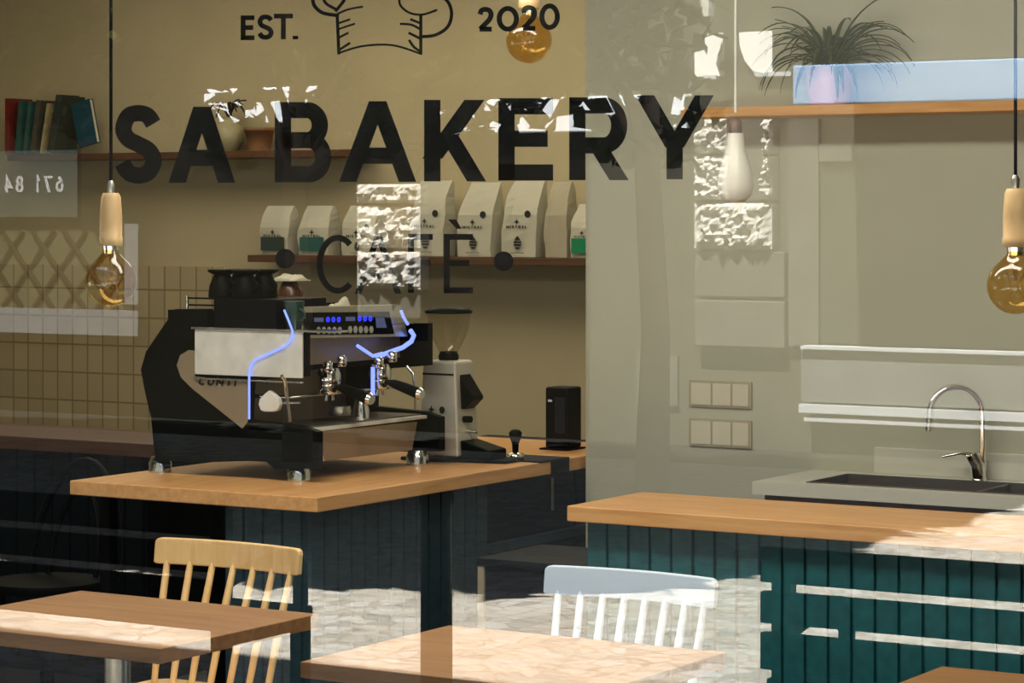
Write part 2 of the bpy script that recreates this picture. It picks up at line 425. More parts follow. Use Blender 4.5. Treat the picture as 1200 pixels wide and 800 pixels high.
def dot(cx, cy, r, label):
    mb = MB(); mb.prism([on_glass(cx+r*math.cos(k*math.pi/20), cy+r*math.sin(k*math.pi/20)) for k in range(40)], EXT)
    return tag(mb.build('window_dot', M['vinyl']), label, 'lettering')
dot(334, 303, 11.5, 'round black dot left of the thin lettering line')
dot(590, 306, 11.5, 'round black dot right of the thin lettering line')
hat_lines = [
 ([(395,18),(396,40),(397,62),(430,54),(462,54),(493,63),(493,40),(493,20)], 3.6),
 ([(397,62),(425,54),(460,53),(493,63)], 2.4),
 ([(366,-6),(368,6),(378,15),(395,18)], 4.2), ([(377,-6),(382,4),(394,11)], 3.4), ([(394,12),(402,2),(406,-6)], 3.6),
 ([(396,16),(408,11),(424,8)], 2.4), ([(397,27),(409,23)], 2.4), ([(397,34),(415,28)], 2.2), ([(397,44),(407,39)], 2.6), ([(398,58),(409,51)], 2.8),
 ([(468,-6),(469,6),(480,15),(495,17),(511,12)], 2.6),
 ([(516,-6),(526,4),(529,18),(524,32),(510,41),(494,43)], 3.8),
 ([(482,23),(492,27)], 2.8), ([(470,28),(482,29),(492,34)], 2.8), ([(480,39),(492,45)], 3.0), ([(480,48),(485,55),(492,60)], 3.0)]
hb = []
for i, (P, w) in enumerate(hat_lines):
    if i == 0:
        hb += ribbon([(395,18),(397,62)], w); hb += ribbon([(493,62),(493,19)], w)
    else:
        hb += ribbon([(p.x, p.y) for p in catmull([Vector((a, b, 0)) for a, b in P], 7)], w)
tag(polys_mesh(hb, on_glass, EXT).build('hat_drawing', M['vinyl']), "black line drawing of a baker's hat at the top of the window", 'drawing')

# ================================================================== TABLES AND CHAIRS
def table(x0, x1, y0, y1, label):
    t = thing('cafe_table', ((x0+x1)/2, (y0+y1)/2, 0), label, 'table', 'cafe tables at the window')
    cx, cy = (x0+x1)/2, (y0+y1)/2
    MB().box((x0, y0, .716), (x1, y1, .752)).build('tabletop', M['table'], t, .002)
    MB().lathe((cx, cy, .03), [(.032, 0), (.032, .66)]).build('pedestal', M['brushed'], t)
    MB().lathe((cx, cy, .69), [(.1, 0), (.1, .026)]).build('top_plate', M['black'], t)
    MB().lathe((cx, cy, 0), [(.21, 0), (.21, .012), (.05, .03)]).build('base', M['black'], t)
    return t
table(-4.62, -3.845, .24, .86, 'oak cafe table at the left, in front of the natural wooden chair')
table(-3.47, -2.72, .27, .88, 'oak cafe table in the middle, in front of the white chair')
table(-2.23, -1.48, .35, .965, 'oak cafe table at the lower right, only its corner in view')

def chair(name, x0, x1, y, m, label, nsp, ztop=.852):
    """spindle-back chair whose back stands at y, seat towards the window"""
    cx = (x0+x1)/2; w = x1-x0
    t = thing(name, (cx, y-.2, 0), label, 'chair', 'spindle-back chairs at the cafe tables')
    zs = .45
    # seat: rounded slab
    poly = []
    for sx, sy, a0 in ((1, 1, 0), (-1, 1, 90), (-1, -1, 180), (1, -1, 270)):
        for k in range(6):
            a = math.radians(a0+18*k); poly.append(Vector((cx+sx*(w/2-.08)+.07*math.cos(a), y-.21+sy*.15+.07*math.sin(a), zs-.032)))
    MB().prism(poly, (0, 0, .032)).build('seat', m, t, .006)
    # top rail: gently bowed board, rounded ends
    zt = ztop; hh = .072; N = 16; mb = MB(); vs = []
    US = [0, .006, .014, .026, .04]+[.04+.92*k/12 for k in range(1, 12)]+[.96, .974, .986, .994, 1]
    N = len(US)-1
    for u in US:
        x = x0+w*u; bow = .035*(1-(2*u-1)**2)
        e = min(u, 1-u)*w; r = .016
        cut = 0 if e >= r else r-math.sqrt(max(0, r*r-(r-e)**2))
        yy = y+bow
        zt_, zb = zt-cut, zt-hh+cut*.35
        vs += [(x, yy-.010, zb), (x, yy+.010, zb), (x, yy+.016, zt_), (x, yy-.004, zt_)]
    fs = []
    for i in range(N):
        a = i*4; b = a+4
        fs += [(a, b, b+3, a+3), (a+1, a+2, b+2, b+1), (a+3, b+3, b+2, a+2), (a, a+1, b+1, b)]
    fs += [(0, 3, 2, 1), (4*N, 4*N+1, 4*N+2, 4*N+3)]
    mb.add(vs, fs); mb.build('top_rail', m, t, .003)
    for i in range(nsp):
        u = (i+.5)/nsp; u = .07+.86*i/(nsp-1)
        x = x0+w*u; bow = .035*(1-(2*u-1)**2)
        xb = cx+(x-cx)*.9
        MB().tube([(xb, y-.075, zs), (xb*.5+x*.5, y-.04+bow*.5, zs+.17), (x, y+bow-.0, zt-hh+.012)], [.009, .0115, .009], 10).build('spindle', m, t)
    for sx in (-1, 1):
        for sy in (-1, 1):
            MB().tube([(cx+sx*(w/2+.005), y-.21+sy*.2, 0), (cx+sx*(w/2-.07), y-.21+sy*.13, zs-.02)], [.011, .018], 12).build('leg', m, t)
    for sx in (-1, 1):
        MB().tube([(cx+sx*(w/2-.025), y-.38, .2), (cx+sx*(w/2-.025), y-.04, .2)], .009, 8).build('stretcher', m, t)
    MB().tube([(cx-(w/2-.025), y-.21, .2), (cx+(w/2-.025), y-.21, .2)], .009, 8).build('stretcher', m, t)
    return t
p0, p1 = at_y(185, 635, 1.30), at_y(354, 642, 1.30)
chair('dining_chair', p0.x, p1.x, 1.29, M['chairwood'], 'natural pale wooden spindle-back chair at the left cafe table', 7, (p0.z+p1.z)/2+.006)
p0, p1 = at_y(641, 668, 1.25), at_y(841, 677, 1.25)
chair('dining_chair', p0.x, p1.x, 1.24, M['white'], 'white painted spindle-back chair at the middle cafe table', 8, (p0.z+p1.z)/2+.006)

# ================================================================== COUNTERS
CT = .90
def cladding(p, q, z0, z1, nrm, m, parent, pitch=.07, name='cladding'):
    """vertical boards with grooves from p to q (2D), outward normal nrm"""
    p = Vector(p); q = Vector(q); L = (q-p).length; d = (q-p)/L; nrm = Vector(nrm)
    mb = MB(); n = max(1, int(round(L/pitch))); g = .010
    def P(u, v, z): a = p+d*u+nrm*v; return Vector((a.x, a.y, z))
    def bx(u0, u1, v0, v1):
        mb.add([P(u0,v0,z0),P(u1,v0,z0),P(u1,v1,z0),P(u0,v1,z0),P(u0,v0,z1),P(u1,v0,z1),P(u1,v1,z1),P(u0,v1,z1)],
               [(0,3,2,1),(4,5,6,7),(0,1,5,4),(1,2,6,5),(2,3,7,6),(3,0,4,7)])
    for i in range(n):
        u0 = L*i/n; u1 = L*(i+1)/n
        bx(u0, u1-g, 0, .018)
        bx(u1-g, u1, 0, .004)
    return mb.build(name, m, parent)
# espresso counter
EX0, EX1, EY0, EY1 = -5.585, -4.615, 1.92, 4.0
t = thing('espresso_counter', ((EX0+EX1)/2, 2.9, 0), 'oak-topped counter with dark teal boards under the espresso machine', 'counter')
MB().box((EX0, EY0, CT-.045), (EX1, EY1, CT)).build('worktop', M['counter_y'], t, .003)
MB().box((-5.0, EY0+.07, 0), (EX1-.09, 3.0, CT-.046)).build('body', M['black'], t)
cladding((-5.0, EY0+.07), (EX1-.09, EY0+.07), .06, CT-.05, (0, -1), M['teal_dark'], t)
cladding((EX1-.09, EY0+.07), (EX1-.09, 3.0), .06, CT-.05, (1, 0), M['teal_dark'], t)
MB().box((EX0+.12, EY0+.55, .0), (-5.0, EY0+.60, CT-.046)).build('back_panel', M['black'], t)
MB().box((EX1-.12, 3.86, 0), (EX1-.08, 3.90, CT-.046)).build('leg', M['black'], t)
MB().box((EX0+.04, 3.86, 0), (EX0+.08, 3.90, CT-.046)).build('leg', M['black'], t)
MB().box((EX0+.04, EY0+.1, 0), (EX0+.08, EY0+.14, CT-.046)).build('leg', M['black'], t)
MB().box((EX1-.13, 3.02, .60), (EX1-.10, 3.86, .63)).build('rail', M['teal_dark'], t)
# pale counter on the right
RX0, RX1, RY0, RY1 = -3.87, -.6, 2.125, 2.575
t = thing('service_counter', ((RX0+RX1)/2, 2.35, 0), 'oak-topped service counter with bright teal boards in front of the sink', 'counter')
MB().box((RX0, RY0, CT-.045), (RX1, RY1, CT)).build('worktop', M['counter'], t, .003)
MB().box((RX0+.04, RY0+.07, 0), (RX1, RY1-.02, CT-.046)).build('body', M['black'], t)
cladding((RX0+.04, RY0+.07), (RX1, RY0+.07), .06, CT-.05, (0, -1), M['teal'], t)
# far left bar
t = thing('side_bar', (-7.2, 3.3, 0), 'wooden-topped dark bar at the far left beside the tiled wall', 'counter')
MB().box((-8.6, 3.08, CT-.05), (-6.2, 3.55, CT)).build('worktop', M['shelf'], t, .003)
MB().box((-8.6, 3.15, 0), (-6.28, 3.52, CT-.051)).build('body', M['black'], t)
cladding((-8.6, 3.15), (-6.28, 3.15), .06, CT-.055, (0, -1), M['blueblack'], t, .09)
# dark back bar deeper in the shop
t = thing('back_bar', (-5.3, 4.95, 0), 'dark back bar cabinet seen through the passage behind the espresso counter', 'cabinet')
MB().box((-6.05, 4.70, 0), (-4.62, 5.2, .76)).build('body', M['blueblack'], t)
MB().box((-6.07, 4.68, .761), (-4.60, 5.2, .79)).build('worktop', M['black'], t, .002)
for k in range(2):
    xx = -6.03+k*.705
    d_ = MB().box((xx, 4.683, .10), (xx+.69, 4.699, .74)).build('door', M['blueblack'], t, .002)
    MB().tube([(xx+.6, 4.67, .55), (xx+.6, 4.67, .68)], .006, 8).build('handle', M['brushed'], d_)
# low dark cabinet in the passage
t = thing('low_cabinet', (-4.25, 2.8, 0), 'low dark cabinet with a pale edge standing in the passage between the counters', 'cabinet')
MB().box((-4.46, 2.61, 0), (-4.02, 3.0, .63)).build('body', M['blueblack'], t, .004)
MB().box((-4.48, 2.595, .631), (-4.0, 3.0, .655)).build('top_panel', M['blueblack'], t, .002)
MB().box((-4.478, 2.60, .0), (-4.455, 2.609, .63)).build('edge_strip', M['sockettrim'], t)

# ================================================================== BLACK BENTWOOD CHAIR at the side bar
t = thing('bentwood_chair', (-6.55, 2.65, 0), 'black bentwood chair with a curved back at the far left bar', 'chair')
cx, cy = at_y(55, 545, 2.5).x, 2.5
t.location = (cx, cy, 0); bpy.context.view_layer.update()
MB().lathe((cx, cy, .44), [(.2, 0), (.205, .015), (.2, .03)]).build('seat', M['black'], t)
pts = [(cx+.2*math.cos(a), cy+.13+.08*math.sin(a), .47+.40*math.sin(a)) for a in [math.pi*k/16 for k in range(17)]]
MB().tube(pts, .014, 10).build('back_hoop', M['black'], t)
pts = [(cx+.11*math.cos(a), cy+.13+.06*math.sin(a), .47+.30*math.sin(a)) for a in [math.pi*k/16 for k in range(17)]]
MB().tube(pts, .010, 10).build('inner_hoop', M['black'], t)
for a in (45, 135, 225, 315):
    a = math.radians(a); MB().tube([(cx+.15*math.cos(a), cy+.15*math.sin(a), .445), (cx+.2*math.cos(a), cy+.2*math.sin(a), 0)], .014, 10).build('leg', M['black'], t)

# ================================================================== ESPRESSO MACHINE
NY, FY = 2.25, 2.985          # near and far side planes
def side(px, py, y=NY): return at_y(px, py, y)
t = thing('espresso_machine', (-5.2, 2.6, CT), 'two-group espresso machine in black, steel and blue light on the wooden counter', 'espresso machine')
SP = [(205,362),(243,362),(243,388),(357,388),(357,441),(293,446),(291,492),(352,499),(372,506),(372,549),(322,549),(312,541),(290,540),(222,542),(213,540),(181,540),(181,530),(177,490),(169,455),(165,433),(171,412),(190,384)]
poly = [side(*p) for p in SP]
near = MB().prism(poly, (0, .03, 0)).build('side_panel', M['black_gloss'], t)
off = Vector((0, FY-NY-.03, 0))
MB().prism([p+off for p in poly], (0, .03, 0)).build('side_panel', M['black_gloss'], t)
# core
zt = side(205, 362).z; xb = side(205, 400).x; 
MB().box((side(190,400).x, NY+.03, 1.0), (side(243,400).x, FY-.03, zt-.004)).build('back_shell', M['black_gloss'], t)
ub0, ub1 = side(230, 438), side(356, 388.5)
MB().box((side(243,400).x, NY+.03, ub0.z+.01), (-5.03, FY-.03, ub1.z-.002)).build('upper_body', M['black_gloss'], t)
MB().box((-5.029, NY+.031, ub0.z+.03), (-5.015, FY-.031, ub1.z-.012)).build('front_visor', M['bronze'], t)
MB().box((-5.05, NY+.03, ub1.z-.0015), (-4.96, FY-.03, ub1.z+.004)).build('visor_edge', M['bronze'], t)
MB().box((side(243,400).x, NY+.03, .985), (side(243,400).x+.05, FY-.03, ub0.z+.01)).build('back_plate', M['bronze'], t)
MB().box((side(243,400).x+.05, NY+.03, .985), (side(357,500).x-.02, FY-.03, side(352,506).z-.012)).build('base_body', M['black_gloss'], t)
# polished steel plate on the near side, with its lip
MB().box((ub0.x, NY-.008, ub0.z), (ub1.x, NY-.001, ub1.z)).build('steel_panel', M['panelsteel'], t, .001)
MB().box((ub0.x-.01, NY-.014, ub1.z-.001), (side(395,388).x, NY+.06, ub1.z+.006)).build('top_edge', M['steel'], t)
MB().box((ub0.x, NY-.014, ub0.z-.016), (ub1.x, NY-.002, ub0.z-.010)).build('bottom_edge', M['steel'], t)
bp = [(228,441),(291,447),(290,494),(284,502),(255,479),(225,455),(212,442),(207,428),(211,416),(221,410),(229,411)]
MB().prism([side(x, y, NY-.004) for x, y in bp], (0, .003, 0)).build('bronze_panel', M['bronze'], t)
tp, tw = text_polys('CONTI', 9, 1.9, .25, 1.05)
polys_mesh(tp, lambda x, y: side(233+x-(y-5)*.2, 442+y+x*.03, NY-.0055), (0, -.001, 0)).build('lettering', M['ink'], t)
# blue light lines
MB().tube([side(x, y, NY-.014) for x, y in [(333,363),(338,375),(343,388),(341,398),(333,406),(318,413),(300,421),(294,427),(292,436),(292,491)]], .0036, 8).build('light_strip', M['led'], t, label='glowing blue light line on the near side')
xf = -4.935
fx = lambda px, py: at_x(px, py, xf)
MB().tube([fx(x, y) for x, y in [(470,364),(473,372),(478,380)]], .005, 8).build('light_strip', M['led'], t)
MB().tube([fx(x, y) for x, y in [(481,387),(485,393),(482,400),(472,407),(455,413),(442,418)]], .008, 8).build('light_strip', M['led'], t)
MB().tube([fx(x, y) for x, y in [(437,430),(437,447),(437,463)]], .007, 8).build('light_strip', M['led'], t, label='vertical glowing blue tube between the groups')
MB().tube([fx(x, y) for x, y in [(419,405),(428,411),(437,417),(448,414)]], .006, 8).build('light_strip', M['led'], t)
# control panel on the front
xc = -4.955
c_ = [at_x(357,366,xc), at_x(455,362,xc-.02), at_x(464,391,xc), at_x(360,393,xc)]
MB().prism([at_x(352,360,xc-.02), at_x(470,357,xc-.02), at_x(478,394,xc), at_x(354,396,xc)], (-.05, 0, 0)).build('control_panel', M['brushed'], t)
MB().prism([Vector((p.x+.004, p.y, p.z)) for p in [at_x(358,366,xc), at_x(455,365,xc), at_x(461,391,xc), at_x(362,392,xc)]], (-.003, 0, 0)).build('panel_face', M['black_gloss'], t)
for x0, y0 in ((382,374),(419,373)):
    tp, tw = text_polys('000', 6.5, 1.7, .3, .8)
    polys_mesh(tp, lambda x, y: at_x(x0+x, y0-3+y, xc+.006), (.0008, 0, 0)).build('digits', M['digit'], t, label='glowing blue digits')
    MB().prism([at_x(x0-14+a, y0-2+b, xc+.006) for a, b in ((0,0),(11,0),(11,5),(0,5))], (.0008, 0, 0)).build('small_display', M['screen'], t)
    for k in range(5):
        xx = x0-9+k*6.2
        MB().prism([at_x(xx+2.3*math.cos(a)+.02*0, y0+13+4.3*math.sin(a), xc+.006) for a in [2*math.pi*i/14 for i in range(14)]], (.002, 0, 0)).build('button', M['button'], t)
MB().prism([at_x(x, y, xc+.006) for x, y in ((440,372),(450,372),(453,384),(441,384))], (.001, 0, 0)).build('screen', M['screen'], t)
# group heads and portafilters
for gy in (2.46, 2.75):
    gx = side(357, 440).x-.055
    gz = ub0.z+.015
    g = MB().lathe((gx, gy, gz-.045), [(.036, 0), (.038, .008), (.038, .035), (.03, .05)], 20).build('group_head', M['chrome'], t)
    MB().lathe((gx+.05, gy, gz+.012), [(.012, 0), (.016, .006), (.016, .03), (.008, .036)], 14).build('knob', M['chrome'], t)
    MB().lathe((gx+.03, gy-.05, gz-.005), [(.012, 0), (.016, .006), (.016, .03), (.008, .036)], 14).build('knob', M['chrome'], t)
    pf = MB().lathe((gx, gy, gz-.078), [(.028, 0), (.034, .01), (.034, .032)], 20).build('portafilter', M['steel'], t)
    MB().tube([(gx+.03, gy, gz-.055), (gx+.06, gy-.004, gz-.06), (gx+.11, gy-.01, gz-.072), (gx+.17, gy-.016, gz-.088)], [.008, .015, .018, .02], 12).build('handle', M['black_gloss'], pf)
    MB().tube([(gx+.168, gy-.016, gz-.087), (gx+.18, gy-.017, gz-.09)], [.021, .016], 12).build('handle_cap', M['chrome'], pf)
    MB().tube([(gx, gy-.015, gz-.078), (gx, gy-.02, gz-.1)], .006, 8).build('spout', M['chrome'], pf)
    MB().tube([(gx, gy+.015, gz-.078), (gx, gy+.02, gz-.1)], .006, 8).build('spout', M['chrome'], pf)
# steam wands and taps
MB().tube([fx(330,440), fx(334,446), fx(337,470), fx(340,494)], .0055, 10).build('steam_wand', M['chrome'], t)
MB().tube([(-4.95, 2.90, 1.235), (-4.925, 2.90, 1.21), (-4.92, 2.905, 1.16), (-4.92, 2.91, 1.09)], .0055, 10).build('steam_wand', M['chrome'], t)
kc = at_y(315, 472, NY+.01)
mb = MB(); ring = []
tear = [(0,-15),(5,-11),(11,-5),(12.5,2),(10,9),(5,10.5),(-5,10.5),(-10,9),(-12.5,2),(-11,-5),(-5,-11)]
mb.prism([at_y(315+a, 472+b, NY+.0) for a, b in tear], (0, .02, 0)).build('steam_knob', M['porcelain'], t, .004, label='white teardrop knob')
MB().tube([kc+Vector((0, .01, 0)), kc+Vector((.1, .03, .003))], .006, 8).build('knob_stem', M['chrome'], t)
# a small milk-froth jet and a cup-height shelf
MB().tube([(-5.28, 2.33, 1.16), (-5.02, 2.33, 1.16), (-5.02, 2.93, 1.16)], .006, 8).build('inner_rail', M['steel'], t)
zz = side(352, 503).z
q = MB().lathe((-5.0, 2.70, zz+.001), [(.03, 0), (.028, .03), (.02, .06), (.024, .07)], 16).build('milk_nozzle', M['chrome'], t)
q = MB().lathe((-5.0, 2.58, zz+.02), [(.035, 0), (.038, .012), (.035, .03)], 16).build('tray_fitting', M['brushed'], t)
# drip tray and front plate
fxr = side(356, 503).x
MB().box((side(291,495).x, NY+.0, zz-.012), (fxr, FY, zz)).build('drip_tray', M['panelsteel'], t, .002)
MB().box((side(295,495).x, NY+.035, zz+.0005), (fxr-.02, FY-.035, zz+.004)).build('tray_grid', M['traygrid'], t)
MB().prism([at_x(364,507,fxr-.002), at_x(489,494,fxr-.002), at_x(483,527,fxr-.012), at_x(371,541,fxr-.012)], (-.02, 0, 0)).build('front_plate', M['bronze'], t)
MB().prism([at_x(364,507,fxr+.0), at_x(372,506,fxr+.0), at_x(379,540,fxr-.008), at_x(370,541,fxr-.008)], (.004, 0, 0)).build('plate_edge', M['panelsteel'], t)
for x, y in ((-4.955, NY+.042), (-4.935, FY-.045), (-5.52, NY+.042), (-5.52, FY-.045)):
    MB().lathe((x, y, CT), [(.038, 0), (.038, .030), (.034, .036), (.030, .05)], 20).build('foot', M['steel'], t)
# cup rail on top
for x in (219,):
    p = side(x, 346, NY+.01); MB().tube([p, Vector((p.x, p.y, zt-.004 if x < 243 else ub1.z))], .006, 8).build('rail_post', M['steel'], t)
p = side(219, 349, NY+.01); MB().tube([p, Vector((p.x+.12, p.y, p.z))], .003, 8).build('cup_rail', M['black'], t)
p = side(219, 357, NY+.01); MB().tube([p, Vector((p.x+.12, p.y, p.z))], .003, 8).build('cup_rail', M['black'], t)

# things standing on the machine: cups, tray, cloth
TZ = ub1.z-.001
def cup(x, y, z, r, h, m, label, cat='cup', group=None, flip=True):
    e = thing('coffee_cup', (x, y, z), label, cat, group)
    pr = [(r*.98, 0), (r, .006), (r*.92, h*.5), (r*.62, h*.96), (r*.58, h)] if flip else [(r*.6, 0), (r*.64, .006), (r*.93, h*.5), (r, h)]
    MB().lathe((x, y, z), pr, 20).build('cup_body', m, e)
    zc = z+h*.5
    MB().tube([(x+r*.85+.022*math.sin(a)*1.0, y-r*.3, zc+.018*math.cos(a)) for a in [math.pi*k/8 for k in range(9)]], .004, 8).build('cup_handle', m, e)
    return e
zc = TZ
tr = side(233, 380, NY+.02)
tg = tag(MB().box((-5.283, NY+.02, TZ), (-5.03, NY+.30, TZ+.100)).build('cup_tray', M['black'], None, .006), 'deep black tray under the dark cups on the espresso machine', 'tray')
z1 = TZ+.1005
names = ['near left cup of the dark cups on the espresso machine', 'near middle cup of the dark cups on the espresso machine']
ci = 0
for iy, yy in enumerate((NY+.07, NY+.17)):
    for ix, xx in enumerate((-5.285, -5.19)):
        cup(xx, yy, z1, .045, .075, M['black_gloss'], ['black cup upside down on the tray, %s' % w for w in ('front row left', 'front row right', 'back row left', 'back row right')][ci], 'cup', 'black cups on the tray'); ci += 1
        tag(MB().lathe((xx, yy, z1+.0755), [(.03, 0), (.046, .008), (.048, .014), (.046, .016)], 20).build('saucer', M['black_gloss']), 'black saucer resting on the black cup, %s' % ('front row left', 'front row right', 'back row left', 'back row right')[ci-1], 'saucer', 'black saucers on the cups')
p = at_y(299, 388, NY-.0)
cup(-4.99+.012, NY+.045, TZ+.007, .034, .088, M['green_cup'], 'tall dark green cup at the front edge of the espresso machine', 'cup', None, False)
p = at_y(340, 350, NY+.37)
for k in range(2):
    cup(p.x, NY+.37, TZ+.001+.075*k, .043, .072, M['brown_cup'], ('lower brown cup of the stack beside the black tray', 'upper brown cup of the stack beside the black tray')[k], 'cup', 'brown cups on the espresso machine')
# cloths
def cloth(c, sx, sy, hz, label):
    mb = MB(); N = 14; vs = []
    for i in range(N+1):
        for j in range(N+1):
            u = i/N*2-1; v = j/N*2-1
            r = max(0, 1-(u*u+v*v)*.55)
            z = hz*r*(.6+.5*noise.noise(Vector((u*2.2+c[0]*9, v*2.2, 3))))
            vs.append((c[0]+sx*u, c[1]+sy*v, c[2]+max(.003, z)))
    fs = [(i*(N+1)+j, (i+1)*(N+1)+j, (i+1)*(N+1)+j+1, i*(N+1)+j+1) for i in range(N) for j in range(N)]
    mb.add(vs, fs, True)
    n0 = len(mb.v)
    mb.add([(v[0], v[1], c[2]) for v in vs], [f[::-1] for f in fs])
    ed = [i*(N+1) for i in range(N+1)]+[N*(N+1)+j for j in range(1, N+1)]+[i*(N+1)+N for i in range(N-1, -1, -1)]+[j for j in range(N-1, 0, -1)]
    for k in range(len(ed)):
        a, b = ed[k], ed[(k+1) % len(ed)]; mb.f.append([a, b, b+n0, a+n0]); mb.sm.append(False)
    return tag(mb.build('folded_cloth', M['cream']), label, 'cloth')
cloth((p.x, NY+.37, TZ+.149), .048, .05, .035, 'cream cloth on top of the brown cups above the espresso machine')
p = at_y(397, 352, NY+.5)
cloth((p.x, NY+.50, TZ+.004), .06, .06, .11, 'crumpled cream cloth at the right end of the espresso machine top')
p = at_y(372, 352, NY+.36)
for k in range(2):
    tag(MB().box((p.x-.035, NY+.33, TZ+.001+.034*k), (p.x+.075, NY+.42, TZ+.029+.034*k)).build('cup_tray', M['black'], None, .004), ('lower shallow black tray before the crumpled cloth', 'upper shallow black tray before the crumpled cloth')[k], 'tray')
# black mugs left on the far top
p = at_y(260, 320, NY+.42)

# ================================================================== GRINDER
gc = at_z(526, 541, CT); gx, gy = gc.x-.04, gc.y+.06
t = thing('coffee_grinder', (gx, gy, CT), 'silver coffee grinder with a clear hopper beside the espresso machine', 'coffee grinder')
def q4(z, hw, hd): return [(gx-hw, gy-hd, z), (gx+hw, gy-hd, z), (gx+hw, gy+hd, z), (gx-hw, gy+hd, z)]
def sc(px): return px*(gy+D)/.84/F
vs = q4(CT+.02, .084, .07)+q4(CT+.10, .078, .065)+q4(CT+.335, .066, .06)+q4(CT+.345, .058, .052)
fs = [(3,2,1,0), (12,13,14,15)]+[(i*4+k, i*4+(k+1) % 4, (i+1)*4+(k+1) % 4, (i+1)*4+k) for i in range(3) for k in range(4)]
MB().add(vs, fs).build('body', M['grinder'], t, .006)
MB().box((gx-.0665, gy-.0625, CT+.295), (gx+.06, gy-.06, CT+.302)).build('seam', M['ink'], t)
MB().lathe((gx, gy, CT+.345), [(.03, 0), (.032, .025), (.05, .06), (.07, .10), (.078, .16)], 24, True, False).build('hopper', M['hopper'], t)
MB().lathe((gx, gy, CT+.345), [(.034, 0), (.036, .012), (.03, .03)], 20).build('hopper_collar', M['black_gloss'], t)
MB().lathe((gx, gy, CT+.506), [(.082, 0), (.084, .008), (.06, .020), (.0, .026)], 24).build('hopper_lid', M['black_gloss'], t)
pp = [(gx+.066, gy, CT+.30), (gx+.12, gy, CT+.225), (gx+.122, gy, CT+.215), (gx+.085, gy, CT+.18), (gx+.066, gy, CT+.18)]
MB().prism([Vector(p)+Vector((0, -.035, 0)) for p in pp], (0, .07, 0)).build('chute', M['black_gloss'], t, .004)
MB().tube([(gx+.068, gy-.02, CT+.145), (gx+.105, gy-.02, CT+.145)], .012, 10).build('dosing_knob', M['black_gloss'], t)
MB().tube([(gx+.07, gy, CT+.105), (gx+.12, gy, CT+.10)], .005, 8).build('fork', M['chrome'], t)
MB().prism([Vector(p) for p in ((gx-.14, gy-.09, CT), (gx+.02, gy-.09, CT), (gx+.06, gy-.07, CT), (gx+.25, gy-.03, CT), (gx+.25, gy+.09, CT), (gx-.14, gy+.09, CT))], (0, 0, .012)).build('base_plate', M['black_gloss'], t, .003)
MB().prism([Vector(p) for p in ((gx+.078, gy-.05, CT+.012), (gx+.2, gy-.05, CT+.012), (gx+.2, gy-.05, CT+.045), (gx+.078, gy-.05, CT+.075))], (0, .11, 0)).build('grounds_tray', M['black_gloss'], t, .006)
def ongr(x, y): return Vector((gx+x, gy-.0715+(.006*min(1, max(0, y-.02)/.08)), CT+y))
tp, tw = text_polys('MISTRAL', .014, .0028, .35, .75)
polys_mesh(tp, lambda x, y: Vector((gx-.062+x*.95, gy-.0700, CT+.152-y)), (0, -.001, 0)).build('lettering', M['ink'], t)
MB().prism([Vector((gx+.018+.011*math.cos(a), gy-.0690, CT+.178+.011*math.sin(a))) for a in [k*math.pi/10 for k in range(20)]], (0, -.001, 0)).build('round_sticker', M['ink'], t)
def star(cx, cz, r, y): return [Vector((cx+(r if k % 2 == 0 else r*.38)*math.sin(k*math.pi/4), y, cz+(r if k % 2 == 0 else r*.38)*math.cos(k*math.pi/4))) for k in range(8)]
MB().prism(star(gx-.025, CT+.178, .014, gy-.0695), (0, -.001, 0)).build('star_emblem', M['ink'], t)
def cone_emblem(cx, z0, h, y):
    """a little striped acorn-like mark"""
    mb = MB()
    for k, (a, b, w0, w1) in enumerate(((.70, 1, .34, .06), (.50, .64, .42, .40), (.28, .44, .36, .42), (.05, .2, .16, .3))):
        mb.prism([Vector((cx-h*w0*.8, y, z0+h*a)), Vector((cx+h*w0*.8, y, z0+h*a)), Vector((cx+h*w1*.8, y, z0+h*b)), Vector((cx-h*w1*.8, y, z0+h*b))], (0, -.001, 0))
    return mb
cone_emblem(gx-.03, CT+.09, .04, gy-.0715).build('cone_emblem', M['ink'], t)

# tamper, tamping mat, terminal
tc_ = at_z(604, 537, CT)
mx0 = at_z(612, 548, CT)
t = thing('tamper', (tc_.x, tc_.y, CT+.005), 'black and steel tamper standing on the mat right of the grinder', 'tamper')
MB().lathe((tc_.x, tc_.y, CT+.0055), [(.029, 0), (.029, .012), (.012, .016)], 20).build('tamper_base', M['chrome'], t)
MB().lathe((tc_.x, tc_.y, CT+.0215), [(.011, 0), (.012, .03), (.022, .055), (.023, .068), (.014, .078), (.002, .08)], 20).build('tamper_handle', M['black_gloss'], t)
mat_ = MB().box((EX1-.20, tc_.y-.10, CT+.0005), (EX1+.004, tc_.y+.10, CT+.005)).box((EX1+.0005, tc_.y-.02, CT-.046), (EX1+.004, tc_.y+.10, CT+.0005))
tag(mat_.build('tamping_mat', M['black']), 'black rubber tamping mat folded over the edge of the counter', 'mat')
bt = at_z(652, 527, CT)
t = thing('payment_terminal', (bt.x, bt.y, CT), 'upright black box at the far end of the counter by the pale wall', 'machine')
MB().box((bt.x-.048, bt.y, CT+.006), (bt.x+.048, bt.y+.10, CT+.225)).build('body', M['black'], t, .008)
MB().box((bt.x-.006, bt.y-.002, CT+.06), (bt.x+.036, bt.y-.0005, CT+.19)).build('panel', mat('dark_blue_panel', (.008, .016, .03), .3), t)
MB().box((bt.x-.034, bt.y-.002, CT+.172), (bt.x-.018, bt.y-.0005, CT+.180)).build('badge', M['white'], t)
MB().box((bt.x-.06, bt.y-.02, CT), (bt.x+.06, bt.y+.11, CT+.006)).build('foot_plate', M['black'], t)

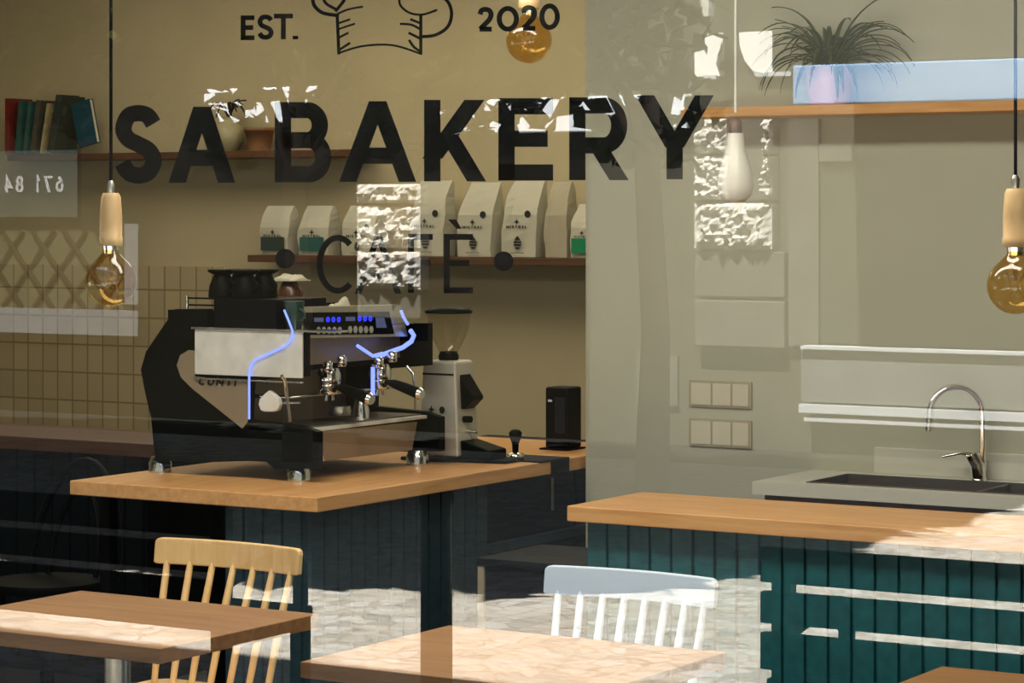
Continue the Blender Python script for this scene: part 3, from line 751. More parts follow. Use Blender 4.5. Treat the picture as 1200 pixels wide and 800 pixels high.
# ================================================================== SHELVES ON THE BACK WALL
def shelf_on(px0, px1, py, depth, yw, th, m, label, d_end=None):
    a = at_y(px0, py, yw-depth); b = at_y(px1, py, yw-depth)
    z = (a.z+b.z)/2
    o = MB().box((a.x, yw-depth, z-th), (b.x, yw-.001, z)).build('wall_shelf', m, None, .002)
    return tag(o, label, 'shelf'), z
_, ZB = shelf_on(290, 760, 301, .24, YB, .035, M['shelf'], 'brown wooden shelf with the coffee bags on the back wall')
_, ZU = shelf_on(8, 412, 178, .26, YB, .035, M['shelf'], 'dark wooden shelf with the books at the upper left')

def bag(x, y, w, dp, h, label, m, lab=None, tilt=0, big=True, group='white coffee bags on the shelf', text=True):
    t = thing('coffee_bag', (x, y, ZB), label, 'coffee bag', group)
    # body: bellied front, pinched and folded top
    N, K = 8, 9; vs = []; mb = MB()
    rnd = random.random()*10
    for j in range(K+1):
        v = j/K; z = ZB+.002+h*v
        dep = dp*(1-.9*max(0, (v-.55)/.45)**1.2)*(.92+.12*math.sin(v*3))
        ww = w*(1-.10*max(0, (v-.6)/.4))
        for i in range(N):
            u = [-.5, -.5, -.2, .2, .5, .5, .2, -.2][i]; s_ = [.5, -.5, -.56, -.56, -.5, .5, .5, .5][i]
            wob = .008*noise.noise(Vector((u*3+rnd, v*4, s_*3)))*(1 if 0 < j else 0)
            vs.append((x+u*ww+wob+tilt*v*v*.03, y+s_*dep+wob, z))
    fs = [(j*N+i, j*N+(i+1) % N, (j+1)*N+(i+1) % N, (j+1)*N+i) for j in range(K) for i in range(N)]
    fs += [tuple(range(N))[::-1], tuple(range(K*N, K*N+N))]
    mb.add(vs, fs); mb.build('bag_body', m, t)
    yf = y-.5*dp*1.12*.99-.006
    if text:
        tp, tw = text_polys('MISTRAL', .013*w/.2, .0026*w/.2, .35, .75)
        k = w*.62/tw
        polys_mesh(tp, lambda a, b: Vector((x-w*.31+a*k, yf, ZB+h*.42-b)), (0, -.001, 0)).build('lettering', M['ink'], t)
        MB().prism(star(x, ZB+h*.47, .016*w/.2, yf), (0, -.001, 0)).build('star_emblem', M['ink'], t)
        if lab is None:
            cone_emblem(x+.004, ZB+h*.10, h*.18, yf).build('cone_emblem', M['ink'], t)
            MB().prism([Vector((x+w*.31+.017*math.cos(a), yf+.004, ZB+h*.57+.017*math.sin(a))) for a in [k2*math.pi/10 for k2 in range(20)]], (0, -.001, 0)).build('round_sticker', M['ink'], t)
            MB().prism([Vector((x-w*.2, yf, ZB+h*.055)), Vector((x+w*.22, yf, ZB+h*.055)), Vector((x+w*.22, yf, ZB+h*.065)), Vector((x-w*.2, yf, ZB+h*.065))], (0, -.001, 0)).build('small_print', M['ink_grey'], t)
    if lab is not None:
        MB().box((x-w*.40, yf-.003, ZB+h*.09), (x+w*.40, yf+.001, ZB+h*.37)).build('label_patch', lab, t)
    return t
by = YB-.12
for px, w, h, lb, m, lab, tl, tx in (
    (500, .19, .365, 'white coffee bag left of the middle, partly behind the bright stone reflection', M['bag'], None, 1, True),
    (556, .185, .355, 'white coffee bag with black emblem, second of the tall bags from the left', M['bag'], None, 1.2, True),
    (608, .185, .36, 'white coffee bag with black emblem left of the plain paper bag', M['bag'], None, 1, True),
    (652, .115, .355, 'plain tall kraft paper bag without print on the shelf', M['bag_kraft'], None, .2, False),
    (684, .135, .25, 'white coffee bag with a bright green label by the wall edge', M['bag'], M['label_green'], .3, True),
    (322, .18, .245, 'short white coffee bag with a dark label, leftmost on the bag shelf', M['bag'], M['label_dark'], .2, True),
    (368, .18, .245, 'short white coffee bag with a teal label, second on the bag shelf', M['bag'], M['label_teal'], .2, True),
    (420, .19, .245, 'short white coffee bag with a black emblem near the bright stone reflection', M['bag'], None, .2, True)):
    p = at_y(px, 300, by-.05)
    bag(p.x, by, w, .115, h, lb, m, lab, tl, True, None, tx)

# books on the upper shelf
bl = [ # px at foot left, thickness m, height, depth, lean deg, colour, label
 (22, .032, .30, (.16, .012, .012), 0, 'thin dark red book at the left end of the book shelf'),
 (33, .030, .285, (.02, .09, .085), -6, 'teal book right of the dark red book'),
 (42, .026, .28, (.03, .10, .10), -8, 'second teal book, with a paler spine'),
 (51, .034, .285, (.07, .065, .055), -9, 'grey-brown book leaning in the middle of the row'),
 (61, .016, .27, (.36, .30, .16), -11, 'thin cream book leaning beside the large dark book'),
 (72, .045, .31, (.025, .035, .03), -12, 'large dark grey-green book leaning, tallest of the row'),
]
for px, th, h, col, lean, lb in bl:
    p = at_y(px, 178, YB-.15); c = (p.x, YB-.15, ZU+.001)
    t = thing('book', c, lb, 'book', 'books on the upper shelf')
    R = Matrix.Rotation(math.radians(-lean), 3, 'Y'); R = Matrix.Rotation(math.radians(-lean)*1.0, 3, (0, 1, 0))
    piv = (p.x+th/2, YB-.15, ZU+.001)
    m = mat('book_cover', col, .5, 0, .35, 14)
    cv = MB()
    lo = (p.x-th/2, YB-.24); hi = (p.x+th/2, YB-.06)
    cv.box((lo[0], lo[1], ZU+.003), (lo[0]+.003, hi[1], ZU+h), R, piv); cv.box((hi[0]-.003, lo[1], ZU+.003), (hi[0], hi[1], ZU+h), R, piv); cv.box((lo[0]+.003, lo[1], ZU+.003), (hi[0]-.003, lo[1]+.004, ZU+h), R, piv)
    cv.build('cover', m, t)
    MB().box((lo[0]+.0035, lo[1]+.005, ZU+.006), (hi[0]-.0035, hi[1]-.004, ZU+h-.006), R, piv).build('pages', M['cream'], t)
# blue book facing out, leaning
p = at_y(105, 178, YB-.2)
t = thing('book', (p.x, YB-.2, ZU), 'large blue book turned cover outwards at the right end of the row', 'book', 'books on the upper shelf')
R = Matrix.Rotation(math.radians(13)*-1, 3, (0, 1, 0)); pv = (p.x-.07, YB-.2, ZU)
mblue = mat('blue_cover', (.005, .06, .10), .4, 0, .2, 6)
w_ = .125
MB().box((p.x-.06, YB-.205, ZU+.03), (p.x+.065, YB-.202, ZU+.265), R, pv).box((p.x-.06, YB-.178, ZU+.03), (p.x+.065, YB-.175, ZU+.265), R, pv).box((p.x-.064, YB-.205, ZU+.03), (p.x-.06, YB-.175, ZU+.265), R, pv).build('cover', mblue, t)
MB().box((p.x-.059, YB-.201, ZU+.034), (p.x+.06, YB-.179, ZU+.26), R, pv).build('pages', M['cream'], t)
# decorative things further along the shelf
p = at_y(268, 178, YB-.13)
t = thing('round_vase', (p.x, YB-.13, ZU), 'round pale olive vase on the upper shelf behind the large lettering', 'vase')
MB().lathe((p.x, YB-.13, ZU+.001), [(.04, 0), (.075, .04), (.085, .08), (.07, .13), (.035, .16), (.04, .175)], 24).build('vase_body', mat('olive_glaze', (.36, .33, .2), .5), t)
mb = MB()
for k in range(14):
    a = random.uniform(0, 6.28); r = random.uniform(.07, .15); 
    pts = [Vector((p.x, YB-.13, ZU+.17)), Vector((p.x+r*.5*math.cos(a), YB-.13+r*.4*math.sin(a)*.6, ZU+.25)), Vector((p.x+r*math.cos(a), YB-.13+r*math.sin(a)*.6, ZU+.22+random.uniform(-.05, .06)))]
    mb.tube(catmull(pts, 4), [.004]*9, 6)
mb.build('dark_twigs', mat('dark_twig', (.02, .014, .008), .8), t)
p = at_y(304, 178, YB-.13)
t = thing('flower_pot', (p.x, YB-.13, ZU), 'brown clay pot on the upper shelf beside the round vase', 'pot')
MB().lathe((p.x, YB-.13, ZU+.001), [(.055, 0), (.075, .10), (.08, .10), (.08, .12), (.07, .12)], 24).build('pot_body', mat('brown_clay', (.26, .13, .06), .7, 0, .2, 10), t)
MB().lathe((p.x, YB-.13, ZU+.105), [(.068, 0), (.066, .008)], 20).build('soil', M['soil'], t)

# ================================================================== RIGHT WALL: shelf, plant, sockets, sink
a = at_y(800, 130, WY-.2); b = at_y(1290, 116, WY-.2)
ZR = at_y(960, 123, WY-.2).z
tag(MB().box((a.x, WY-.21, ZR-.032), (b.x, WY-.001, ZR)).build('wall_shelf', M['counter'], None, .002), 'light wooden shelf carrying the potted plant at the upper right', 'shelf')
pc = at_y(972, 121, WY-.11)
t = thing('potted_plant', (pc.x, WY-.11, ZR), 'spider plant with long dark arching leaves in a pale pink pot', 'potted plant')
PR, PH = .075, .125
MB().lathe((pc.x, WY-.11, ZR+.001), [(PR*.82, 0), (PR, PH*.5), (PR, PH), (PR*.88, PH)], 28).build('pot', M['pot_pink'], t)
MB().lathe((pc.x, WY-.11, ZR+PH-.008), [(PR*.86, 0), (PR*.8, .006)], 20).build('soil', M['soil'], t)
rnd = random.Random(5)
for k in range(80):
    a = rnd.uniform(0, 2*math.pi); ln = rnd.uniform(.18, .36); el = rnd.uniform(.45, 1.5)
    dx, dy = math.cos(a), math.sin(a)*.42
    base = Vector((pc.x+dx*.03, WY-.11+dy*.03, ZR+PH))
    pts = []; pos = base.copy(); ang = el
    for s_ in range(13):
        pts.append(pos.copy()); st = ln/12
        pos = pos+Vector((dx*math.cos(ang), dy*math.cos(ang), math.sin(ang)))*st
        if pos.y > WY-.012: pos.y = WY-.012
        if pos.z < ZR+.004: pos.z = ZR+.004
        ang -= rnd.uniform(.06, .19)*(1.35 if ln > .25 else 1)
    mb = MB(); vs = []; sd = Vector((-dy, dx, 0)).normalized()
    for i, p in enumerate(pts):
        hw = .0105*math.sin(math.pi*min(1, .25+.75*i/12*1.0))**.8 if i < 12 else .0006
        vs += [p-sd*hw+Vector((0, 0, .002)), p, p+sd*hw+Vector((0, 0, .002)), p-Vector((0, 0, .001))]
    fs = []
    for i in range(12):
        q = i*4
        for c0, c1 in ((0, 1), (1, 2), (2, 3), (3, 0)): fs.append((q+c0, q+c1, q+4+c1, q+4+c0))
    mb.add(vs, fs, True); mb.build('leaf', M['leaf'], t)

def socket(px0, py0, px1, py1, label):
    a = at_y(px0, py1, WY-.012); b = at_y(px1, py0, WY-.012)
    t = thing('socket_plate', ((a.x+b.x)/2, WY, a.z), label, 'wall socket')
    MB().box((a.x, WY-.010, a.z), (b.x, WY-.0005, b.z)).build('plate', M['sockettrim'], t, .002)
    w = b.x-a.x
    for u0, u1 in ((.04, .36), (.39, .68), (.71, .96)):
        MB().box((a.x+w*u0, WY-.014, a.z+.008), (a.x+w*u1, WY-.0105, b.z-.008)).build('module', M['socket'], t, .001)
socket(807, 448, 880, 476, 'upper of two triple switch plates on the pale wall')
socket(807, 493, 880, 522, 'lower of two triple switch plates on the pale wall')

SX0, SX1, SY0 = -3.72, -.6, 3.03
t = thing('sink_unit', ((SX0+SX1)/2, 3.27, 0), 'sink cabinet with a pale worktop and inset dark basin along the pale wall', 'kitchen unit')
bx0, bx1, by0, by1 = -3.56, -2.55, 3.09, 3.40
mb = MB().box((SX0, SY0, CT-.04), (SX1, by0, CT)).box((SX0, by1, CT-.04), (SX1, WY-.001, CT)).box((SX0, by0, CT-.04), (bx0, by1, CT)).box((bx1, by0, CT-.04), (SX1, by1, CT))
mb.build('worktop', M['worktop'], t)
MB().box((SX0+.03, SY0+.03, 0), (SX1, SY0+.05, CT-.041)).box((SX0+.03, SY0+.05, 0), (SX0+.05, WY-.001, CT-.041)).build('cabinet_front', M['cabinet'], t)
basin = MB().box((bx0, by0, CT-.17), (bx1, by1, CT-.165)).box((bx0, by0, CT-.165), (bx0+.006, by1, CT+.003)).box((bx1-.006, by0, CT-.165), (bx1, by1, CT+.003)).box((bx0+.006, by0, CT-.165), (bx1-.006, by0+.006, CT+.003)).box((bx0+.006, by1-.006, CT-.165), (bx1-.006, by1, CT+.003))
basin.box((bx0+.55, by0+.006, CT-.165), (bx0+.56, by1-.006, CT-.002))
basin.build('basin', mat('dark_steel_basin', (.14, .11, .08), .3, .6), t)
MB().box((SX0+.22, WY-.02, CT), (SX1, WY-.001, CT+.085)).build('upstand', M['worktop'], t, .002)
fb = at_z(1147, 571, CT)
fy = 3.43; fxx = at_y(1147, 566, fy).x
t = thing('kitchen_tap', (fxx, fy, CT), 'chrome gooseneck tap with side lever at the sink', 'tap')
MB().lathe((fxx, fy, CT+.0005), [(.026, 0), (.026, .006), (.02, .01)], 20).build('tap_base', M['chrome'], t)
MB().tube([(fxx, fy, CT+.008), (fxx-.003, fy, CT+.05), (fxx-.02, fy-.01, CT+.085)], [.024, .026, .024], 16).build('tap_body', M['chrome'], t)
R_ = .085; dirx, diry = -.80, -.60
pts = [(fxx+.012, fy, CT+.03), (fxx+.014, fy, CT+.12), (fxx+.012, fy, CT+.215)]
for k in range(1, 15):
    a = math.pi*k/14*1.02
    pts.append((fxx+.012+dirx*R_*(1-math.cos(a)), fy+diry*R_*(1-math.cos(a)), CT+.215+R_*math.sin(a)))
e = pts[-1]; pts.append((e[0]+dirx*.004, e[1]+diry*.004, e[2]-.05))
MB().tube(pts, .0115, 14).build('spout', M['chrome'], t)
MB().tube([(fxx-.02, fy-.01, CT+.083), (fxx-.05, fy-.03, CT+.088), (fxx-.10, fy-.06, CT+.076)], [.009, .006, .004], 10).build('lever', M['chrome'], t)

# ================================================================== PENDANTS
def pendant(px, py_top, d, label):
    p = pt(px, py_top, d); x, y, z = p          # top of the wooden holder
    t = thing('pendant_lamp', (x, y, H), label, 'pendant lamp', 'amber globe pendants')
    MB().tube([(x, y, H), (x, y, z+.02)], .004, 8).build('cord', M['black'], t)
    MB().lathe((x, y, H-.03), [(.04, 0), (.045, .029)], 20).build('ceiling_rose', M['black'], t)
    MB().lathe((x, y, z), [(.008, 0), (.010, .02), (.005, .03)], 14).build('cord_grip', M['brushed'], t)
    s = .054/2
    MB().lathe((x, y, z-.128), [(s*.97, 0), (s*1.06, .004), (s*1.06, .02), (s, .022), (s, .07), (s*.88, .118), (s*.7, .128)], 24).build('lamp_holder', M['lampwood'], t)
    MB().lathe((x, y, z-.146), [(.018, 0), (.020, .018)], 16).build('bulb_cap', M['chrome'], t)
    R = .0625; zc = z-.128-.018-R-.004
    prof = [(R*math.cos(a), R*math.sin(a)) for a in [math.radians(-89+k*9) for k in range(17)]]+[(.020, R+.006), (.018, R+.016)]
    b = MB().lathe((x, y, zc), prof, 32, True, False).build('bulb', M['amber'], t)
    MB().tube([(x, y, zc+R), (x, y, zc+.012)], .005, 8).build('bulb_stem', thin_glass('stem_glass', (.9, .85, .7), 1.45), t)
    pts = [(x+.022*math.cos(k*2.1), y+.022*math.sin(k*2.1), zc+(.03 if k % 2 else -.03)) for k in range(9)]
    MB().tube(pts, .0009, 5).build('filament', M['filament'], t)
    return t
pendant(130, 226, 6.35, 'amber globe pendant with pale wood holder hanging at the left')
pendant(620, -45, 7.1, 'amber globe pendant hanging at the top middle beside the figures')
pendant(1190, 221, 5.75, 'amber globe pendant with pale wood holder at the right edge')
# porcelain pendant
p = at_y(862, 156, 2.35); x, y, z = p
t = thing('porcelain_pendant', (x, y, H), 'white bottle-shaped pendant lamp on a white cord over the service counter', 'pendant lamp')
MB().tube([(x, y, H), (x, y, z+.06)], .004, 8).build('cord', M['whitecord'], t)
MB().lathe((x, y, H-.03), [(.04, 0), (.045, .029)], 20).build('ceiling_rose', M['whitecord'], t)
MB().lathe((x, y, z), [(.019, 0), (.019, .036), (.006, .045)], 16).build('wood_cap', M['shelf'], t)
MB().lathe((x, y, z-.20), [(.026, 0), (.045, .018), (.053, .045), (.050, .085), (.036, .13), (.026, .165), (.023, .20)], 28).build('lamp_shade', M['porcelain'], t)

# ================================================================== THE STREET (stands behind the camera, seen mirrored in the pane)
FYS = 13.0
struct(MB().box((-40, -FYS, -.3), (14, -.2, 0)).build('street_paving', M['pave']), 'pale stone paving of the street, sunlit, reflected in the window', 'paving')
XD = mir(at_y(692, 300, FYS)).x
struct(MB().box((-40, -FYS-.5, -.3), (XD, -FYS, 9)).build('wall_street_left', mat('shade_darkened_front', (.008, .007, .005), .9, 0, .2, 2, spec=0)), 'house front across the street, colour darkened for tree shade, reflected', 'house front')  # near-black colour on this half stands in for shade under the trees
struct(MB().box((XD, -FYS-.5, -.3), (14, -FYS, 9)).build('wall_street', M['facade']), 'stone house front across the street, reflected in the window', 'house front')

def refl(px, py, y=FYS): return mir(at_y(px, py, y))
def rbox(px0, py0, px1, py1, y0, y1):
    """box whose street-side face spans the mirrored pixels, between distances y0 (near) and y1 (far)"""
    a = refl(px0, py1, y0); b = refl(px1, py0, y0); top = refl(px0, py0, y0).z
    return (a.x, -y1, a.z), (b.x, -y0, top)
tn = 3
def trim(name, mb, m, label, cat):
    return struct(mb.build(name, m), label, cat)
struct(MB().box((-40, -FYS, -.1), (14, -FYS+1.1, .012)).build('trim_90', mat('painted_shade_strip', (.02, .02, .018), .8, 0, .2, 5, spec=0)), 'dark strip added as painted shade along the foot of the house fronts, reflected', 'painted shade')  # dark strip painting shade over a sunlit band of paving
# rusticated pilasters: smooth plinth blocks below, rough blocks above
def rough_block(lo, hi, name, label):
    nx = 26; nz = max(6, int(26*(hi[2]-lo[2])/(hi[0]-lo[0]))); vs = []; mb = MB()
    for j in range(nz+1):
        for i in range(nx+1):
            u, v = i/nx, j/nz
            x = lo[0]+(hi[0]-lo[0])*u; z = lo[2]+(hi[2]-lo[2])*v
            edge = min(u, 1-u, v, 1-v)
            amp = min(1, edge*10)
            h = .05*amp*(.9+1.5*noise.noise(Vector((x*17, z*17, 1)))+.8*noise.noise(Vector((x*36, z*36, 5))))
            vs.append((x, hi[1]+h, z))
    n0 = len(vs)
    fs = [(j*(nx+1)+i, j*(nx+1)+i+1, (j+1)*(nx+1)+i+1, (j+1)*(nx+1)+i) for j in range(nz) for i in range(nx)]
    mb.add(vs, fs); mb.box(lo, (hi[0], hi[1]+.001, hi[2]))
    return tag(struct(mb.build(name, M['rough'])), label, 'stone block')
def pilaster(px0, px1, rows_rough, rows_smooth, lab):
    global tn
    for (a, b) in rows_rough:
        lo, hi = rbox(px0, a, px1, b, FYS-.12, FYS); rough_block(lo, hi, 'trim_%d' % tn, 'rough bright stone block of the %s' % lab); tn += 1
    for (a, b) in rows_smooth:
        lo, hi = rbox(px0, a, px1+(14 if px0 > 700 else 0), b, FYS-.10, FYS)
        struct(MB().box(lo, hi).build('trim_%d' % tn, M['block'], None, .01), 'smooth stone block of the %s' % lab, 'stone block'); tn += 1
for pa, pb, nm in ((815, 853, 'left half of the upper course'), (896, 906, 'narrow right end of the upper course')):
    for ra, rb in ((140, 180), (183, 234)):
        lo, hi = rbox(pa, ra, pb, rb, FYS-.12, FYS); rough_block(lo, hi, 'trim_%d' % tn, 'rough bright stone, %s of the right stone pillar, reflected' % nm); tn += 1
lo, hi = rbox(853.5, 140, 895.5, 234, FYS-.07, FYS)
struct(MB().box(lo, hi).build('trim_%d' % tn, M['block']), 'darker field painting a shadow on the upper course of the right stone pillar, reflected', 'stone block'); tn += 1  # darker stone set here in place of a shadow on the pillar
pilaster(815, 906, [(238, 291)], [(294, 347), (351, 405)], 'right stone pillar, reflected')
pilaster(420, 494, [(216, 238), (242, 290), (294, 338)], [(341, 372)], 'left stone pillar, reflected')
# shop opposite on the right: surround, dark glass, stepped ledge
w2 = thing('window_2', refl(1080, 400), 'wide shop window of the house opposite, reflected', 'window'); w2['kind'] = 'structure'
lo, hi = rbox(962, 190, 1400, 402, FYS-.02, FYS)
MB().box(lo, hi).build('dark_pane', M['darkglass'], w2)
mb = MB()
for r in ((925, 140, 960, 405), (961, 168, 1400, 189)):
    lo, hi = rbox(*r, FYS-.06, FYS); mb.box(lo, hi)
mb.build('surround', M['block'], w2)
lo, hi = rbox(940, 409, 1420, 470, FYS-.16, FYS)
struct(MB().box(lo, hi).build('trim_%d' % tn, M['ledge']), 'pale stone apron below the shop window opposite, reflected', 'ledge'); tn += 1
for r, dp, lb in (((939, 405, 1420, 408.7), .2, 'white sill edge on top of the stone apron opposite, reflected'), ((937, 473, 1420, 483), .2, 'white band under the stone apron opposite, reflected'), ((943, 489, 1420, 493), .2, 'narrow white band lowest under the stone apron opposite, reflected')):
    lo, hi = rbox(*r, FYS-dp, FYS)
    struct(MB().box(lo, hi).build('trim_%d' % tn, M['ledge_top']), lb, 'ledge'); tn += 1
# lighter plain fields of the opposite wall
lo, hi = rbox(746, 416, 795, 474, FYS-.03, FYS)
struct(MB().box(lo, hi).build('trim_%d' % tn, M['block']), 'small pale panel low on the house front, reflected', 'wall panel'); tn += 1
# white box awning
def awning(px0, py0, px1, py1, y, m, label):
    t = thing('box_awning', refl((px0+px1)/2, py1, y), label, 'awning')
    lo, hi = rbox(px0, py0, px1, py1, y, y+.06)
    MB().box(lo, hi).build('valance', m, t, .01)
    MB().prism([Vector((lo[0], hi[1]-.061, hi[2])), Vector((lo[0], hi[1]-.061, hi[2]-.03)), Vector((lo[0], -FYS, hi[2]-.03)), Vector((lo[0], -FYS, hi[2]))], (hi[0]-lo[0], 0, 0)).build('canopy', m, t)
    return t
awning(930, 77, 1330, 123, FYS-1.0, M['awning'], 'long white shop awning above the shop window opposite, reflected')
awning(240, 105, 412, 146, FYS-.1, M['awning_white'], 'short white fascia awning behind the tree leaves, reflected')
awning(500, 118, 806, 158, FYS-.1, M['awning_white'], 'long white fascia awning behind the leaves of the slim tree, reflected')
# bright panes with lantern
w3 = thing('window_3', refl(860, 90), 'pair of bright white upper panes in the house opposite, reflected', 'window'); w3['kind'] = 'structure'
lo, hi = rbox(815, 40, 848, 90, FYS-.03, FYS); MB().box(lo, hi, None).build('white_pane', M['panel'], w3)
mb = MB(); prof = [(867, 38), (906, 36), (906, 86), (884, 84), (874, 72), (868, 55)]
mb.prism([refl(x, y, FYS-.03) for x, y in prof], (0, -.03, 0)).build('white_pane', M['panel'], w3)
lo, hi = rbox(826, 88, 840, 93, FYS-.05, FYS); mb = MB().box(lo, hi)
lo, hi = rbox(885, 85, 928, 90, FYS-.05, FYS); mb.box(lo, hi).build('pane_sill', M['ledge_top'], w3)
# wall lantern
lp = refl(831, 30, FYS-.3)
t = thing('street_lantern', lp, 'small wall lantern on the house opposite, reflected', 'lantern')
c = refl(831, 10, FYS-.3)
MB().lathe((c.x, c.y, c.z-.06), [(.045, 0), (.075, .17), (.09, .18), (.03, .25), (.01, .28)], 6, False).build('lantern_head', M['porcelain'], t)
MB().tube([(c.x, c.y, c.z-.06), (c.x, c.y+0, c.z-.17), (c.x, -FYS, c.z-.2)], .014, 8).build('bracket', M['iron'], t)
# grey sign with a phone number
lo, hi = rbox(-60, 178, 92, 254, FYS-.05, FYS)
t = thing('phone_sign', ((lo[0]+hi[0])/2, -FYS, lo[2]), 'grey sign with a white phone number on the house opposite, reflected', 'sign')
MB().box(lo, hi).build('sign_board', M['signgrey'], t)
tp, tw = text_polys('671 84', .145, .024, .2, .62)
e0 = refl(76, 216, FYS-.06); e1 = refl(6, 216, FYS-.06)
k = (e0.x-e1.x)/tw
polys_mesh(tp, lambda a, b: Vector((e0.x-a*k, -FYS+.053, refl(40, 206, FYS-.06).z-b)), (0, .004, 0)).build('lettering', M['signtext'], t)
# white-framed window with lattice grille
w4 = thing('window_4', refl(60, 385), 'white-framed window with a diamond grille in the house opposite, reflected', 'window'); w4['kind'] = 'structure'
mb = MB()
lo, hi = rbox(-120, 357, 163, 385, FYS-.08, FYS); mb.box(lo, hi)
lo, hi = rbox(147, 262, 163, 356.5, FYS-.08, FYS); mb.box(lo, hi).build('frame', M['framewhite'], w4)
lo, hi = rbox(-120, 270, 146, 356, FYS-.02, FYS); MB().box(lo, hi).build('pane', mat('olive_pane', (.06, .06, .033), .8, spec=0), w4)
g = MB(); zl, zh = lo[2], hi[2]; x = lo[0]-.5
while x < hi[0]:
    for sg in (1, -1):
        xa, xb = x, x+(zh-zl)*.9
        pa, pb = (Vector((xa, -FYS+.03, zl)), Vector((xb, -FYS+.03, zh))) if sg == 1 else (Vector((xa, -FYS+.045, zh)), Vector((xb, -FYS+.045, zl)))
        def clip(p, q):
            d = q-p; t0, t1 = 0, 1
            if p.x < lo[0]: t0 = (lo[0]-p.x)/d.x
            if q.x > hi[0]: t1 = (hi[0]-p.x)/d.x
            return (p+d*t0, p+d*t1) if t1 > t0+.02 else None
        cc = clip(pa, pb)
        if cc: g.tube(list(cc), .02, 6)
    x += .36
g.build('grille', M['iron'], w4)

# benches
def bench(x0, x1, label):
    """black slatted street bench, its back to the shop"""
    yb = -2.2
    t = thing('street_bench', ((x0+x1)/2, yb-.25, 0), label, 'bench', 'street benches in front of the shop')
    for z0, z1 in ((.715, .815), (.60, .69), (.47, .575)):
        MB().box((x0, yb-.03, z0), (x1, yb, z1)).build('back_slat', M['black'], t, .006)
    for k in range(4):
        MB().box((x0, yb-.14-.115*k, .405), (x1, yb-.04-.115*k, .44)).build('seat_slat', M['black'], t, .006)
    n = 2
    for k in range(n):
        x = x0+.02+(x1-x0-.10)*k/(n-1)
        MB().box((x, yb-.075, 0), (x+.06, yb-.031, .80)).build('post', M['black'], t, .004)
        MB().box((x, yb-.50, 0), (x+.06, yb-.46, .404)).build('front_leg', M['black'], t, .004)
        MB().box((x, yb-.46, .36), (x+.06, yb-.075, .404)).build('seat_bearer', M['black'], t, .004)
    for x in (x0+.05, x1-.05):
        pts = [(x, yb-.05, .545), (x, yb-.12, .575), (x, yb-.28, .598), (x, yb-.42, .604), (x, yb-.475, .565), (x, yb-.48, .43)]
        MB().tube(catmull([Vector(p) for p in pts], 5), .026, 10).build('armrest', M['black'], t)
    return t
xe = -mir(at_y(893, 640, 2.2)).y
bx = at_y(893, 640, 2.2).x
bench(bx, bx+1.9, 'black slatted bench right of the bollard, reflected at the lower right')
bx = at_y(266, 640, 2.2).x
bench(bx-1.9, bx, 'black slatted bench left of the bollard, reflected at the lower left')
bc = mir(at_y(515, 567, 2.0))
t = thing('bollard', (bc.x, bc.y, 0), 'black metal bollard between the two benches, reflected', 'bollard')
MB().lathe((bc.x, bc.y, 0), [(.07, 0), (.07, .05), (.048, .07), (.046, bc.z-.06), (.052, bc.z-.05), (.052, bc.z-.03), (.03, bc.z-.005), (.0, bc.z)], 20).build('post', M['black'], t)

# trees
def tree(x, y, xr, yr, zr, n, h0, seed, label, trunk_r=.09, leaf=.11, boxy=.35, gap=-.16):
    rr = random.Random(seed)
    t = thing('street_tree', (x, y, 0), label, 'tree', 'street trees reflected in the window')
    cx, cy, cz = (xr[0]+xr[1])/2, (yr[0]+yr[1])/2, (zr[0]+zr[1])/2
    rx, ry, rz = (xr[1]-xr[0])/2, (yr[1]-yr[0])/2, (zr[1]-zr[0])/2
    MB().tube([(x, y, 0), (x+.03, y, h0*.5), (x-.03, y, h0), (x, y, cz)], [trunk_r*1.25, trunk_r, trunk_r*.9, trunk_r*.5], 12).build('trunk', M['bark'], t)
    mb = MB()
    for k in range(8):
        a = k*.79+rr.random()*.5; ex, ey = cx+rx*.7*math.cos(a), cy+ry*.7*math.sin(a)
        mb.tube([(x, y, h0), ((x+ex)/2, (y+ey)/2, h0+(cz-h0)*.7), (ex, ey, cz+rz*.1)], [trunk_r*.5, trunk_r*.33, .012], 8)
    mb.build('branches', M['bark'], t)
    mb = MB()
    e = 2/(1-boxy*.85)
    for k in range(n):
        while True:
            u, v, w = rr.uniform(-1, 1), rr.uniform(-1, 1), rr.uniform(-1, 1)
            if abs(u)**e+abs(v)**e+abs(w)**e < 1: break
        p = Vector((cx+rx*u, cy+ry*v, cz+rz*w))
        if boxy < .5 and noise.noise(p*2.1) < gap: continue
        R = Matrix.Rotation(rr.uniform(0, 6.28), 3, 'Z') @ Matrix.Rotation(rr.uniform(-1.1, 1.1), 3, 'X') @ Matrix.Rotation(rr.uniform(-1.1, 1.1), 3, 'Y')
        s = rr.uniform(.7, 1.3)*leaf
        vs = [p+R @ Vector(c) for c in ((-s, 0, 0), (-.2*s, -.5*s, .06*s), (s, 0, -.1*s), (-.2*s, .5*s, .06*s))]
        mb.add(vs, [(0, 1, 2, 3)])
    mb.build('foliage', M['leaf_tree'], t)
    return t
tp_ = mir(at_z(765, 576, 0))
tree(tp_.x, tp_.y, (-8.65, -7.75), (-11.2, -9.5), (2.0, 3.45), 900, 2.0, 1, 'slim leafy street tree with the bare trunk in view, reflected at the middle', gap=-.02)
tree(-11.05, -10.6, (-11.8, -8.85), (-11.2, -9.5), (2.0, 3.45), 3600, 2.0, 2, 'leafy street tree left of the slim one, near the house front, reflected', gap=.05)
tree(-14.7, -10.4, (-15.4, -11.85), (-11.2, -9.5), (2.32, 3.5), 2300, 1.8, 3, 'leafy street tree furthest left near the house front, reflected')
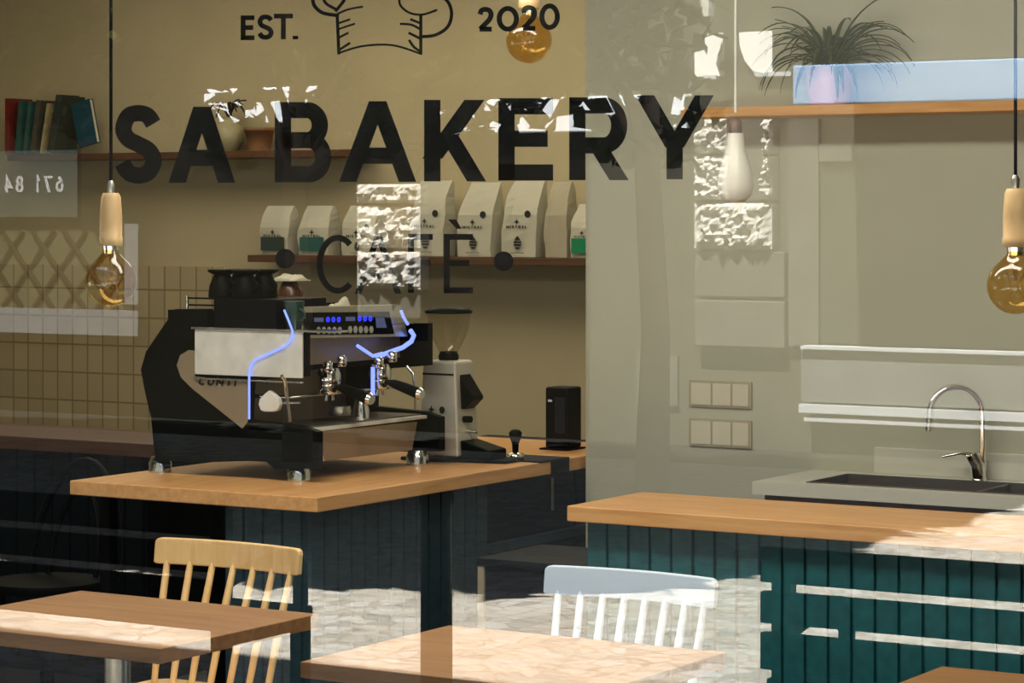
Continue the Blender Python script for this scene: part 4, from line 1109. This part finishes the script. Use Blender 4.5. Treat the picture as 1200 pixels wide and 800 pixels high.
tree(-11.0, -6.0, (-18.0, -5.9), (-9.4, -3.5), (3.35, 6.0), 11000, 3.3, 4, 'unseen clipped tree added over the street to shade the paving', .17, .34, .9)  # unseen crown, added to cast the shade edge on the paving

# ================================================================== LIGHT
w = bpy.data.worlds.new('sky'); SC.world = w; w.use_nodes = True
nt = w.node_tree; bg = nt.nodes['Background']
sky = nt.nodes.new('ShaderNodeTexSky'); sky.sky_type = 'NISHITA'; sky.sun_disc = False
sky.sun_elevation = math.radians(60); sky.sun_rotation = math.radians(0); sky.altitude = 50
nt.links.new(sky.outputs['Color'], bg.inputs['Color']); bg.inputs['Strength'].default_value = .062
sd = bpy.data.lights.new('sun', 'SUN'); sd.energy = 12; sd.angle = math.radians(.6); sd.color = (1, .97, .91)
so = bpy.data.objects.new('sun', sd); C.objects.link(so); so.location = (0, 3, 12)
so.rotation_euler = Vector((.03, -.47, -.88)).to_track_quat('-Z', 'Y').to_euler()
def lamp(name, loc, sx, sy, e, col=(1, .86, .62)):
    l = bpy.data.lights.new(name, 'AREA'); l.shape = 'RECTANGLE'; l.size = sx; l.size_y = sy; l.energy = e; l.color = col
    o = bpy.data.objects.new(name, l); C.objects.link(o); o.location = loc; return o
lamp('added_fill_light', (-7.6, 4.6, H-.02), 2.5, 1.5, 11)  # unseen area fills added to lighten the back of the shop
lamp('added_fill_light', (-5.4, 5.0, H-.02), 1.5, 1.0, 9)
lamp('added_fill_light', (-3.5, .72, H-.02), 4.2, .5, 31, (1, .93, .8))  # unseen fill added inside the window to brighten chairs and counters

# ================================================================== CAMERA
cam = bpy.data.cameras.new('camera'); co = bpy.data.objects.new('camera', cam); C.objects.link(co)
co.location = (0, -D, EYE); co.rotation_euler = (math.radians(90), 0, YAW)
cam.sensor_width = 36; cam.lens = 36*F/1200; cam.shift_y = -(400-HZ)/1200; cam.clip_start = .05
SC.camera = co
SC.view_settings.view_transform = 'Standard'; SC.view_settings.look = 'None'; SC.view_settings.gamma = 1
SC.view_settings.use_curve_mapping = False
SC.view_settings.exposure = 1.9
SC.cycles.use_denoising = True
SC.cycles.max_bounces = 10; SC.cycles.transparent_max_bounces = 16; SC.cycles.caustics_reflective = False; SC.cycles.caustics_refractive = False
SC.cycles.sample_clamp_indirect = 6
